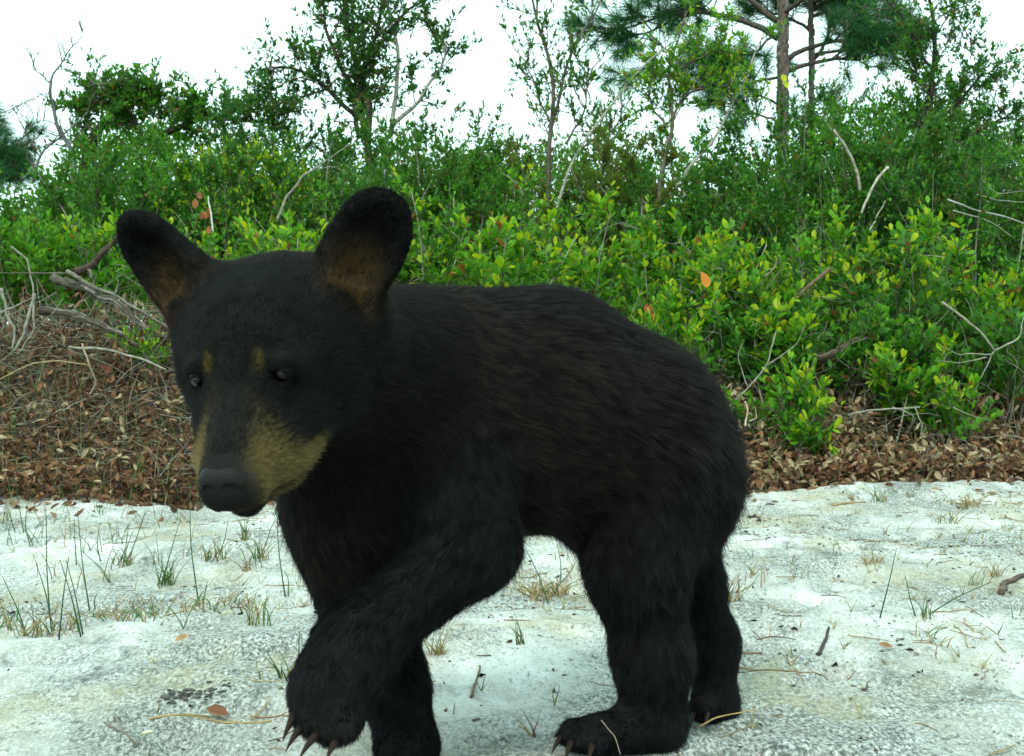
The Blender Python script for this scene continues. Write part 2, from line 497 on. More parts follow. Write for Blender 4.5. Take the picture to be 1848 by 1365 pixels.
for s in (1, -1):
    ell(hd(s * .041, .0725, .004), (.013, .013, .0125), None, .010, np.array([s * .5, -1, .3]) @ HB, .004, 'u', 'head')   # lids
    ell(hd(s * .040, .0790, .0150), (.0135, .0070, .0038), HB, .008, np.array([s * .5, -1, .3]) @ HB, .004, 'u', 'head')
    ell(hd(s * .041, .0870, .002), (.0100, .0105, .0076), HB, .003, (0, 0, 1), .004, 's', 'head')                          # eye socket
for s in (1, -1):
    hcone((s * .036, .025, -.055), (s * .026, .098, -.077), .036, .025, .03, (s * .4, -1, -.5), .011)   # jaw and cheek
# mouth groove
for s in (1, -1):
    PR.append(dict(t='c', a=hd(s * .001, .176, -.0910), b=hd(s * .050, .100, -.0885), ra=.0052, rb=.0040, k=.004, op='s',
                   flow=np.array([0, -1, 0]) @ HB, ln=.004, tag='head'))
EARS = []
for s in (1, -1):
    a = np.array([s * .50, -.10, .86]); a /= np.linalg.norm(a)
    n = np.array([s * .28, 1., .16]); n -= a * (a @ n); n /= np.linalg.norm(n)
    b = np.cross(a, n)
    c = np.array([.1135 if s > 0 else -.106, -.036, .080])
    R = np.array([b, a, n]) @ HB       # rows in world
    cw = hd(*c)
    ell(cw, (.0385, .052, .0105), R, .014, a @ HB, .008, 'u', 'ear')
    hcone((s * .064, -.034, .014), (s * .088, -.036, .052), .040, .030, .03, (s * .5, -.1, .85), .008, 'earbase')
    ell(hd(*(c + n * .016 - a * .004)), (.0315, .0455, .0185), R, .005, a @ HB, .006, 's', 'ear')
    EARS.append((cw, R))

def sdf_prim(p, P):
    if p['t'] == 'c':
        ab = p['b'] - p['a']; L2 = ab @ ab + 1e-12
        t = np.clip(((P - p['a']) @ ab) / L2, 0, 1)
        d = P - (p['a'] + t[..., None] * ab)
        return np.sqrt((d * d).sum(-1)) - (p['ra'] + t * (p['rb'] - p['ra']))
    q = (P - p['c']) @ p['R'].T
    k0 = np.sqrt(((q / p['r']) ** 2).sum(-1)); k1 = np.sqrt(((q / p['r'] ** 2) ** 2).sum(-1)) + 1e-9
    return k0 * (k0 - 1) / k1

def bounds(p):
    if p['t'] == 'c':
        r = max(p['ra'], p['rb'])
        return np.minimum(p['a'], p['b']) - r, np.maximum(p['a'], p['b']) + r
    r = p['r'].max(); return p['c'] - r, p['c'] + r

def polygonise(prims, h):
    lo = np.min([bounds(p)[0] for p in prims], 0) - .03
    hi = np.max([bounds(p)[1] for p in prims], 0) + .03
    n = np.ceil((hi - lo) / h).astype(int) + 1
    V = np.full(n, .5, dtype=np.float32)
    for p in prims:
        l, u = bounds(p); m = p['k'] + 3 * h
        i0 = np.maximum(((l - m - lo) / h).astype(int), 0); i1 = np.minimum(((u + m - lo) / h).astype(int) + 2, n)
        sl = tuple(slice(a, b) for a, b in zip(i0, i1))
        G = np.stack(np.meshgrid(*[lo[k] + h * np.arange(i0[k], i1[k], dtype=np.float32) for k in range(3)], indexing='ij'), -1).astype(np.float32)
        d = sdf_prim(p, G).astype(np.float32)
        A = V[sl]; k = p['k']
        if p.get('op', 'u') == 'u':
            w = np.maximum(k - np.abs(A - d), 0) / k
            V[sl] = np.minimum(A, d) - w * w * k * .25
        else:
            w = np.maximum(k - np.abs(A + d), 0) / k
            V[sl] = np.maximum(A, -d) + w * w * k * .25
    ins = V < 0
    cs = tuple(x - 1 for x in V.shape)
    cnt = np.zeros(cs, np.int8)
    corners = [(i, j, k) for i in (0, 1) for j in (0, 1) for k in (0, 1)]
    def sub(A, o): return A[o[0]:o[0] + cs[0], o[1]:o[1] + cs[1], o[2]:o[2] + cs[2]]
    for o in corners: cnt += sub(ins, o)
    act = (cnt > 0) & (cnt < 8)
    idx = np.argwhere(act)
    ids = np.full(cs, -1, np.int32); ids[act] = np.arange(len(idx))
    acc = np.zeros((len(idx), 3)); num = np.zeros(len(idx))
    for o in corners:
        for ax in range(3):
            if o[ax] == 1: continue
            o2 = list(o); o2[ax] = 1
            a = V[idx[:, 0] + o[0], idx[:, 1] + o[1], idx[:, 2] + o[2]]
            b = V[idx[:, 0] + o2[0], idx[:, 1] + o2[1], idx[:, 2] + o2[2]]
            c = (a < 0) != (b < 0)
            t = a / (a - b + 1e-12)
            pos = np.tile(np.array(o, float), (len(idx), 1)); pos[:, ax] = t
            acc[c] += pos[c]; num[c] += 1
    X = lo + h * (idx + acc / num[:, None])
    F = []
    for ax in range(3):
        o1, o2 = [(1, 2), (2, 0), (0, 1)][ax]
        s0 = [slice(None)] * 3; s1 = [slice(None)] * 3
        s0[ax] = slice(0, -1); s1[ax] = slice(1, None)
        ch = ins[tuple(s0)] != ins[tuple(s1)]
        e = np.argwhere(ch)
        e = e[(e[:, o1] > 0) & (e[:, o2] > 0) & (e[:, o1] < n[o1] - 1) & (e[:, o2] < n[o2] - 1)]
        flip = ins[e[:, 0], e[:, 1], e[:, 2]]
        def cid(d1, d2):
            q = e.copy(); q[:, o1] -= d1; q[:, o2] -= d2
            return ids[q[:, 0], q[:, 1], q[:, 2]]
        q = np.stack([cid(1, 1), cid(0, 1), cid(0, 0), cid(1, 0)], 1)
        q[~flip] = q[~flip][:, ::-1]
        F.append(q)
    return X, np.vstack(F)

BV, BF = polygonise(PR, 0.0036)
# relax the surface a little
def relax(V, F, it=2, w=.5):
    for _ in range(it):
        S = np.zeros_like(V); C = np.zeros(len(V))
        for a, b in ((0, 1), (1, 2), (2, 3), (3, 0)):
            np.add.at(S, F[:, a], V[F[:, b]]); np.add.at(C, F[:, a], 1)
            np.add.at(S, F[:, b], V[F[:, a]]); np.add.at(C, F[:, b], 1)
        V = V * (1 - w) + w * S / C[:, None]
    return V
BV = relax(BV, BF, 2)
def vnormals(V, F):
    fn = np.cross(V[F[:, 2]] - V[F[:, 0]], V[F[:, 3]] - V[F[:, 1]])
    N = np.zeros_like(V)
    for k in range(4): np.add.at(N, F[:, k], fn)
    return N / (np.linalg.norm(N, axis=1)[:, None] + 1e-12)
BN = vnormals(BV, BF)

# per-vertex flow, length and region from the primitives nearby
flow = np.zeros_like(BV); ln = np.zeros(len(BV)); ws = np.zeros(len(BV)); reg = {}
for p in PR:
    if p.get('op', 'u') != 'u': continue
    w = np.exp(-np.clip(sdf_prim(p, BV), 0, 1) / .010)
    f = p['flow'] / np.linalg.norm(p['flow'])
    flow += w[:, None] * f; ln += w * p['ln']; ws += w
    reg[p['tag']] = reg.get(p['tag'], 0) + w
ln /= ws; flow /= ws[:, None]
tot = sum(reg.values())
for k in reg: reg[k] = reg[k] / tot
H = (BV - HO) @ HB.T                    # head-frame coordinates of every vertex
hx, hy, hz = np.abs(H[:, 0]), H[:, 1], H[:, 2]
near_head = (np.linalg.norm(H, axis=1) < .24)

def soft(d, w): return np.clip(1 - d / w, 0, 1) ** 1
black = np.array([.0055, .0057, .0059]); brown = np.array([.019, .013, .009]); tan = np.array([.135, .098, .037]); grey = np.array([.040, .038, .034])
colr = np.tile(black, (len(BV), 1))
def paint(w, c):
    global colr
    w = np.clip(w, 0, 1)[:, None]; colr = colr * (1 - w) + np.asarray(c) * w
nz = fbm(BV[:, 0] * 9 + BV[:, 1] * 5, BV[:, 2] * 9, 41, 3)
paint(reg.get('body', 0) * .55 * nz + reg.get('neck', 0) * .5, brown)
paint(reg.get('head', 0) * near_head * .35, (.010, .011, .012))
mz = near_head * sstep((hy - .062) / .028) * (reg['head'] > .5)
side = sstep((hx - .008 + np.clip(hy - .12, 0, 1) * .1) / .020)
tanw = mz * side * sstep((.026 + np.clip(-hz, 0, 1) * .55 - hx) / .018) * sstep((.010 - hz - (hx - .02) * .2) / .015) * sstep((.176 - hy) / .025) * (.5 + .5 * sstep((-hz - .02) / .03))
paint(tanw * .95, tan)
paint(mz * sstep((.045 + (-hz) - hx * 0) / .02) * (hz < -.062) * sstep((.155 - hy) / .02) * .8, tan * .85)   # chin and corner of the mouth
paint(mz * (1 - side) * .75, (.019, .018, .0155))
paint(mz * sstep((hy - .135) / .03) * .85 * sstep((.027 - hx) / .016), (.017, .015, .013))
paint(near_head * sstep((hy - .128) / .02) * sstep((-hz - .060) / .012) * sstep((.026 - hx) / .008), (.0055, .005, .0048))
paint(mz * sstep((-hz - .078) / .010) * .45, (.03, .024, .016))
for s in (1, -1):
    d = np.linalg.norm((H - np.array([s * .0235, .083, .017])) * np.array([1.5, .6, .75]), axis=1)
    paint(near_head * sstep((.0125 - d) / .010) * .85, tan * .75)
    d = np.linalg.norm((H - np.array([s * .040, .082, .020])) * np.array([.6, 1, 1.6]), axis=1)
    paint(near_head * soft(d, .010) * .12, tan * .4)
for s in (1, -1):
    d = np.linalg.norm(H - np.array([s * .0415, .082, .000]), axis=1)
    paint(near_head * sstep((.020 - d) / .008) * (d > 0) * sstep((.0125 - hz) / .004), (.004, .004, .004))
earfront = np.zeros(len(BV))
for (cw, R) in EARS:
    q = (BV - cw) @ R.T
    inside = (np.abs(q[:, 0]) < .045) & (np.abs(q[:, 1]) < .09) & (q[:, 2] > -.006) & (q[:, 2] < .03)
    earfront = np.maximum(earfront, inside * np.clip(1 - np.abs(q[:, 0] - .004) / .036, 0, 1) * sstep((.008 - q[:, 1]) / .045) * 1.9)
paint(earfront * .9 * sstep((nz - .25) / .3), (.066, .037, .014))
paint(near_head * (reg.get('earbase', 0) > .3) * .18, (.07, .042, .018))
paint(near_head * sstep((-hy - .02) / .03) * reg['head'] * .3, (.05, .030, .014))
lip = near_head * np.exp(-(((hz + .0895) / .0075) ** 2)) * (hy > .09) * (hx < .07)
skin_c = np.tile(np.array([.012, .0115, .011]), (len(BV), 1)) * .7 + colr * .3 * (1 + .3 * sstep((colr[:, :1] - .10) / .06))
skin_c = skin_c * (1 - .9 * lip[:, None]) + np.array([.030, .013, .010]) * .9 * lip[:, None]
ln = ln * (1 + .15 * mz)
ln[near_head & (np.linalg.norm((H * [1, 1, 1]) - np.array([0, .174, -.062]), axis=1) < .032)] *= .35

cub = empty("bear_cub", (at(1000, 0, 1.5)[0], 1.5, 0))
tag(cub, "young black bear cub stepping forward on the sand with tan muzzle", "bear")
def part(o):
    o.parent = cub
    o.matrix_parent_inverse = cub.matrix_basis.inverted() if False else o.matrix_parent_inverse
    o.location = -cub.location
    return o

def skin_material():
    m, N, L, out = new_mat("bear_skin")
    a = N.new("ShaderNodeAttribute"); a.attribute_name = "tint"
    b = N.new("ShaderNodeBsdfPrincipled"); b.inputs["Roughness"].default_value = .85
    b.inputs["Specular IOR Level"].default_value = .04
    L.new(a.outputs["Color"], b.inputs["Base Color"])
    no = N.new("ShaderNodeTexNoise"); no.inputs["Scale"].default_value = 240
    bp = N.new("ShaderNodeBump"); bp.inputs["Strength"].default_value = .4; bp.inputs["Distance"].default_value = .003
    L.new(no.outputs["Fac"], bp.inputs["Height"]); L.new(bp.outputs[0], b.inputs["Normal"])
    L.new(b.outputs[0], out.inputs["Surface"]); return m
M_SKIN = skin_material()
body = part(link("body", make_mesh("body", BV, [BF], skin_c), None, M_SKIN))

# ---- fur: strands as hair curves
def build_fur(n_total):
    rng = np.random.default_rng(3)
    T = np.vstack([BF[:, [0, 1, 2]], BF[:, [0, 2, 3]]])
    A = .5 * np.linalg.norm(np.cross(BV[T[:, 1]] - BV[T[:, 0]], BV[T[:, 2]] - BV[T[:, 0]]), axis=1)
    cen = BV[T].mean(1)
    w = A.copy()
    w *= 1 + 2.2 * near_head[T].mean(1)
    w *= 1 + 1.4 * mz[T].mean(1)
    w *= np.where(BN[T].mean(1)[:, 1] > .35, .55, 1.0)          # the flank turned away needs less
    # no hair on the eyeballs and nose leather
    Hc = (cen - HO) @ HB.T
    for s in (1, -1):
        w[np.linalg.norm(Hc - np.array([s * .041, .083, .003]), axis=1) < .0098] = 0
    w[(np.linalg.norm((Hc - np.array([0, .176, -.058])) / [1.3, 1, 1], axis=1) < .0205)] = 0
    w[(np.abs(Hc[:, 2] + .0895) < .0045) & (Hc[:, 1] > .098) & (np.abs(Hc[:, 0]) < .05)] = 0
    tri = rng.choice(len(T), n_total, p=w / w.sum())
    u = rng.random((n_total, 2)); f = u.sum(1) > 1; u[f] = 1 - u[f]
    bc = np.stack([1 - u.sum(1), u[:, 0], u[:, 1]], 1)
    def interp(X): return (X[T[tri]] * (bc[..., None] if X.ndim == 2 else bc)).sum(1)
    P = interp(BV); N = interp(BN); N /= np.linalg.norm(N, axis=1)[:, None]
    Fl = interp(flow); Ln = interp(ln); Ln = np.where(Ln < .024, Ln * .74, Ln * .86) * rng.uniform(.55, 1.12, n_total); C = interp(colr)
    # wavy lay of the coat
    def wav(freq, ph):
        k = np.random.default_rng(ph).normal(size=(5, 3)); k *= freq / np.linalg.norm(k, axis=1)[:, None]
        k *= np.random.default_rng(ph + 1).uniform(.6, 1.5, (5, 1))
        return np.sin(P @ k.T + np.arange(5) * 1.7).sum(1) / 2.2
    W = np.stack([wav(95, 1), wav(95, 2), wav(95, 3)], 1) * .16 + np.stack([wav(330, 4), wav(330, 5), wav(330, 6)], 1) * .17
    hd_ = interp(near_head.astype(float)) > .5
    stray = rng.random(n_total) < .06
    Ln = np.where(stray, Ln * 1.5, Ln)
    t = Fl + W * np.linalg.norm(Fl, axis=1)[:, None]
    t = np.where(hd_[:, None], Fl + (t - Fl) * .45, t)
    t -= N * (t * N).sum(1)[:, None]
    t /= np.linalg.norm(t, axis=1)[:, None] + 1e-6
    lift = np.where(hd_, .46, .50) + stray * .35 + .12 * wav(200, 9) + rng.normal(size=n_total) * .10
    D = t + N * np.clip(lift, .12, 1.2)[:, None] + rng.normal(size=P.shape) * .10
    D /= np.linalg.norm(D, axis=1)[:, None]
    K = 5
    s = np.linspace(0, 1, K)
    bend = t * .35 + np.array([0, 0, -.18])
    pts = P[:, None, :] - N[:, None, :] * .0008 + Ln[:, None, None] * (D[:, None, :] * s[None, :, None] + bend[:, None, :] * (s ** 2)[None, :, None] * .55)
    # clumps
    nc = n_total // 22
    seeds = rng.choice(n_total, nc, replace=False)
    kd = kdtree.KDTree(nc)
    for i, q in enumerate(P[seeds]): kd.insert(q, i)
    kd.balance()
    near = np.array([kd.find(q)[1] for q in P])
    amt = np.where(hd_, .18, .30) * rng.uniform(.5, 1, n_total)
    target = pts[seeds][near]
    cw_ = (amt[:, None] * (s ** 1.6)[None, :])[..., None]
    pts = pts * (1 - cw_) + (target * .85 + pts * .15) * cw_
    cj = np.where(hd_[:, None], rng.uniform(.65, 1.4, (nc, 1))[near], rng.uniform(.35, 1.9, (nc, 1))[near]) * np.where((C[:, :1] > .06), rng.uniform(.75, 1.2, (n_total, 1)), rng.uniform(.5, 1.6, (n_total, 1)))
    C = C * cj
    # brown hairs mixed through black ones
    sw = (rng.random(n_total) < .68) & (C[:, 0] > C[:, 2] * 1.6) & (C[:, 0] < .055)
    C[sw] = C[sw] * .25 + black * .75
    hc = bpy.data.hair_curves.new("fur")
    hc.add_curves([K] * n_total)
    hc.position_data.foreach_set("vector", pts.astype(np.float32).ravel())
    rad = (np.array([1, .95, .8, .55, .12]) * .00017)[None, :] * rng.uniform(.7, 1.2, (n_total, 1)) * np.where(hd_, .8, 1.0)[:, None]
    ra = hc.attributes.get("radius") or hc.attributes.new("radius", 'FLOAT', 'POINT')
    ra.data.foreach_set("value", rad.astype(np.float32).ravel())
    ca = hc.attributes.new("coat", 'FLOAT_COLOR', 'CURVE')
    c4 = np.ones((n_total, 4), np.float32); c4[:, :3] = C
    ca.data.foreach_set("color", c4.ravel())
    m, Nn, L, out = new_mat("bear_fur")
    df = Nn.new("ShaderNodeBsdfDiffuse"); mxs = Nn.new("ShaderNodeMixShader"); mxs.inputs[0].default_value = .11
    a = Nn.new("ShaderNodeAttribute"); a.attribute_name = "coat"
    h = Nn.new("ShaderNodeBsdfHairPrincipled"); h.parametrization = 'COLOR'
    h.inputs["Roughness"].default_value = .42; h.inputs["Radial Roughness"].default_value = .5
    L.new(a.outputs["Color"], h.inputs["Color"]); L.new(a.outputs["Color"], df.inputs["Color"])
    L.new(df.outputs[0], mxs.inputs[1]); L.new(h.outputs[0], mxs.inputs[2]); L.new(mxs.outputs[0], out.inputs["Surface"])
    hc.materials.append(m)
    o = link("fur", hc)
    return part(o)
build_fur(FUR_N)

# ---- nose leather, eyes, claws
def sub_sdf(prims, h, name, mat, col):
    V, F = polygonise(prims, h); V = relax(V, F, 1)
    c = np.tile(np.asarray(col, float), (len(V), 1))
    return part(link(name, make_mesh(name, V, [F], c), None, mat))
def prim_c(a, b, ra, rb, k, op='u'):
    return dict(t='c', a=hd(*a), b=hd(*b), ra=ra, rb=rb, k=k, op=op, flow=0, ln=0, tag='')
nose = [prim_c((-.0090, .167, -.052), (.0090, .167, -.052), .0110, .0110, .01),
        prim_c((0, .164, -.058), (0, .172, -.071), .0135, .0065, .012)]
for s in (1, -1):
    nose.append(prim_c((s * .0150, .163, -.056), (s * .0150, .168, -.055), .0085, .0075, .006))
for s in (1, -1):
    nose.append(prim_c((s * .0082, .184, -.0585), (s * .0120, .168, -.0570), .0068, .0054, .002, 's'))
    nose.append(prim_c((s * .013, .182, -.0595), (s * .026, .170, -.0625), .0032, .0026, .002, 's'))
def glossy(name, col, rough, bump=0, bs=400, coat=0, sp=.12):
    m, N, L, out = new_mat(name)
    b = N.new("ShaderNodeBsdfPrincipled"); b.inputs["Base Color"].default_value = tuple(col) + (1,)
    b.inputs["Roughness"].default_value = rough; b.inputs["Coat Weight"].default_value = coat
    no = N.new("ShaderNodeTexNoise"); no.inputs["Scale"].default_value = bs; b.inputs["Specular IOR Level"].default_value = sp
    tc = N.new("ShaderNodeTexCoord"); L.new(tc.outputs["Object"], no.inputs["Vector"])
    mx = N.new("ShaderNodeMix"); mx.data_type = 'RGBA'; L.new(no.outputs["Fac"], mx.inputs[0])
    mx.inputs[6].default_value = tuple(c * .6 for c in col) + (1,); mx.inputs[7].default_value = tuple(c * 1.4 for c in col) + (1,)
    L.new(mx.outputs[2], b.inputs["Base Color"])
    if bump:
        bp = N.new("ShaderNodeBump"); bp.inputs["Strength"].default_value = bump; bp.inputs["Distance"].default_value = .001
        L.new(no.outputs["Fac"], bp.inputs["Height"]); L.new(bp.outputs[0], b.inputs["Normal"])
    L.new(b.outputs[0], out.inputs["Surface"]); return m
sub_sdf(nose, .0012, "nose", glossy("nose_leather", (.010, .0085, .0075), .5, .9, 700), (1, 1, 1))

def uv_sphere(c, r, n=20, flat=1.0):
    th = np.linspace(0, np.pi, n // 2 + 1)[1:-1]; ph = np.linspace(0, 2 * np.pi, n, endpoint=False)
    V = [np.array([0, 0, r])] + [np.array([np.sin(a) * np.cos(b), np.sin(a) * np.sin(b), np.cos(a)]) * r for a in th for b in ph] + [np.array([0, 0, -r])]
    V = np.array(V) + c
    m = len(th); q = []; t = []
    for i in range(m - 1):
        for j in range(n): q.append([1 + i * n + j, 1 + (i + 1) * n + j, 1 + (i + 1) * n + (j + 1) % n, 1 + i * n + (j + 1) % n])
    for j in range(n):
        t.append([0, 1 + j, 1 + (j + 1) % n]); t.append([len(V) - 1, 1 + (m - 1) * n + (j + 1) % n, 1 + (m - 1) * n + j])
    return V, t, q
M_EYE = glossy("eye_iris", (.004, .0026, .002), .10, 0, 200, 0, .07)
M_PUPIL = glossy("eye_pupil", (.002, .002, .002), .05, 0, 200, 0, .28)
for s in (1, -1):
    V, t, q = uv_sphere(hd(s * .041, .0764, .0018), .0099)
    eye = part(link("eye", make_mesh("eye", V, [np.array(t), np.array(q)]), None, M_EYE))
    V, t, q = uv_sphere(hd(s * .0412, .0820, .0018), .0052)
    pu = link("pupil", make_mesh("pupil", V, [np.array(t), np.array(q)]), eye, M_PUPIL)

M_CLAW = mat_tint("claw_horn", rough=.6, spec=.1, noise_scale=300, noise_amt=.2)
def claw(p, d, length, r, droop=(0, 0, -1), c0=(.010, .005, .004), c1=(.030, .018, .013)):
    d = np.asarray(d, float); d /= np.linalg.norm(d)
    t = np.linspace(0, 1, 9)[:, None]
    P = np.asarray(p) + d * length * t + np.asarray(droop, float) * length * .42 * t ** 2
    b = Buf(); rr = r * (1 - np.linspace(0, 1, 9) ** 1.5 * .93)
    b.tube(P, rr, 8)
    me = b.mesh("claw"); me.materials.append(M_CLAW)
    a = me.attributes["tint"]
    tt = np.concatenate([np.repeat(np.linspace(0, 1, 9), 8), [1, 0]])
    cc = np.ones((len(tt), 4), np.float32); cc[:, :3] = lerp(c0, c1, tt)
    a.data.foreach_set("color", cc.ravel())
    return part(link("claw", me))
for (a, b) in (((534, 1258, 1.212), (517, 1284, 1.20)), ((532, 1292, 1.185), (503, 1334, 1.165)), ((543, 1314, 1.170), (508, 1352, 1.15)),
               ((572, 1326, 1.157), (530, 1366, 1.135)), ((606, 1338, 1.155), (584, 1370, 1.14))):
    A, B_ = at(*a), at(*b)
    claw(A, B_ - A, np.linalg.norm(B_ - A) * .9, .0040, (.15, .2, -.5))
for (a, b) in (((1024, 1318, 1.455), (1006, 1334, 1.44)), ((1014, 1330, 1.428), (994, 1350, 1.412)), ((1032, 1340, 1.40), (1018, 1362, 1.382)), ((1070, 1346, 1.39), (1060, 1364, 1.37))):
    A, B_ = at(*a), at(*b)
    claw(A, B_ - A, np.linalg.norm(B_ - A) * 1.1, .0040, (.2, 0, -.6))
for (a, b) in (((1252, 1286, 1.555), (1246, 1306, 1.53)), ((1276, 1288, 1.55), (1274, 1306, 1.525))):
    A, B_ = at(*a), at(*b)
    claw(A, B_ - A, np.linalg.norm(B_ - A), .0036, (0, 0, -.5))
# ---------------------------------------------------------------- plants
GREENS = dict(
    fresh=((.17, .35, .010), (.36, .39, .010)),
    mid=((.046, .180, .011), (.105, .275, .014)),
    deep=((.028, .112, .014), (.062, .185, .018)),
    dark=((.022, .092, .016), (.050, .150, .022)),
    olive=((.085, .125, .022), (.15, .19, .032)),
    rust=((.14, .060, .018), (.26, .110, .025)),
)
TWIG = (.12, .095, .070); TWIG_PALE = (.30, .28, .23); TWIG_DARK = (.045, .034, .026)

def wander(rng, p, d, length, n, wig, up=0.0):
    P = [np.array(p, float)]; d = np.array(d, float); d /= np.linalg.norm(d)
    for i in range(n):
        d = d + rng.normal(size=3) * wig + np.array([0, 0, up])
        d /= np.linalg.norm(d)
        P.append(P[-1] + d * length / n)
    return np.array(P)

class Leaves:
    def __init__(self): self.P, self.D, self.S, self.C = [], [], [], []
    def twig(self, rng, P, n, size, pal, tip=None, t0=.15, spread=.9, tipfrac=.25):
        """Leaves in a spiral along polyline P; the outermost ones take the tip palette."""
        m = len(P) - 1
        t = np.sort(rng.uniform(t0, 1.0, n)); t[-max(1, n // 5):] = 1.0 - rng.uniform(0, .06, max(1, n // 5))
        f = t * m; i = np.minimum(f.astype(int), m - 1); fr = (f - i)[:, None]
        pos = P[i] * (1 - fr) + P[i + 1] * fr
        ax = P[i + 1] - P[i]; ax /= np.linalg.norm(ax, axis=1)[:, None] + 1e-9
        r = rng.normal(size=(n, 3)); r -= ax * (r * ax).sum(1)[:, None]; r /= np.linalg.norm(r, axis=1)[:, None] + 1e-9
        sp = spread * (1 - .55 * t[:, None] ** 3)
        D = ax * (1.15 - sp) + r * sp + np.array([0, 0, .25])
        a, b = GREENS[pal]; C = lerp(a, b, rng.random(n))
        if tip is not None:
            w = (t > 1 - tipfrac) & (rng.random(n) < .6)
            a, b = GREENS[tip]; C[w] = lerp(a, b, rng.random(int(w.sum())))
        o = rng.random(n) < .022
        C[o] = lerp(*GREENS['rust'], rng.random(int(o.sum())))
        self.P.append(pos); self.D.append(D)
        self.S.append(size * rng.uniform(.6, 1.15, n) * (1 - .25 * (t > .93))); self.C.append(C)
    def get(self):
        return np.vstack(self.P), np.vstack(self.D), np.concatenate(self.S), np.vstack(self.C)

# shared single-leaf meshes for leaves that are separate parts
def leaf_mesh_set(name, pals, mat, shape, per=3, wid=1.0, seed=5):
    rng = np.random.default_rng(seed); out = []
    for pal in pals:
        a, b = pal
        for k in range(per):
            bf = Buf()
            V = shape[0] * np.array([1, wid, rng.uniform(.7, 1.5)])
            bf.add(V, list(shape[1]) + list(shape[3]), shape[2] if len(shape[2]) else None, lerp(a, b, rng.random()))
            me = bf.mesh(name); me.materials.append(mat); out.append((me, lerp(a, b, .5)))
    return out
LEAFSET = leaf_mesh_set("leaf", [GREENS['fresh'], GREENS['mid'], GREENS['deep']], M_LEAF, LEAF_OVAL, 4)
DRYSET = leaf_mesh_set("leaf", [((.15, .08, .042), (.26, .15, .08)), ((.07, .034, .02), (.13, .062, .034)), ((.28, .20, .115), (.38, .29, .18))], M_DRY, LEAF_DRY, 4)
from mathutils import Matrix
def leaf_objects(parent, mset, P, D, S, C, jit, origin, rng, tint=True):
    R = frames(D, None, jit, rng)
    means = np.array([m[1] for m in mset])
    for i in range(len(P)):
        if tint:
            k = int(np.argmin(((means - C[i]) ** 2).sum(1) + rng.random(len(mset)) * 2e-3))
        else: k = int(rng.integers(len(mset)))
        o = bpy.data.objects.new("leaf", mset[k][0])
        M = Matrix(((R[i, 0, 0], R[i, 0, 1], R[i, 0, 2], 0), (R[i, 1, 0], R[i, 1, 1], R[i, 1, 2], 0), (R[i, 2, 0], R[i, 2, 1], R[i, 2, 2], 0), (0, 0, 0, 1)))
        o.matrix_basis = Matrix.Translation(Vector(P[i] - origin)) @ M @ Matrix.Scale(float(S[i]), 4)
        o.parent = parent
        COL.objects.link(o)

def finish_plant(name, label, cat, group, origin, wood, lv, shape, n_obj=0, rng=RNG, jit=.5, mset=None, wid=1.0, crown="foliage", stem="stems", mat=None, wood_mat=None):
    o = empty(name, origin)
    tag(o, label, cat, group)
    w = wood.build(stem, wood_mat or M_BARK, o); w.location = -Vector(origin)
    if lv is not None and len(lv.P):
        P, D, S, C = lv.get()
        if n_obj:
            score = P[:, 1] * 1.0 - P[:, 2] * .35 + rng.random(len(P)) * .25
            idx = np.argsort(score)[:n_obj * 2]; idx = rng.permutation(idx)[:n_obj]
            keep = np.ones(len(P), bool); keep[idx] = False
            leaf_objects(o, mset or LEAFSET, P[idx], D[idx], S[idx] * 1.05, C[idx], jit, np.array(origin), rng)
            P, D, S, C = P[keep], D[keep], S[keep], C[keep]
        b = Buf(); add_leaves(b, shape, P, D, S, C, jit, wid, rng=rng)
        f = b.build(crown, mat or M_LEAF, o, smooth=False); f.location = -Vector(origin)
        f["kind"] = "stuff"
    return o

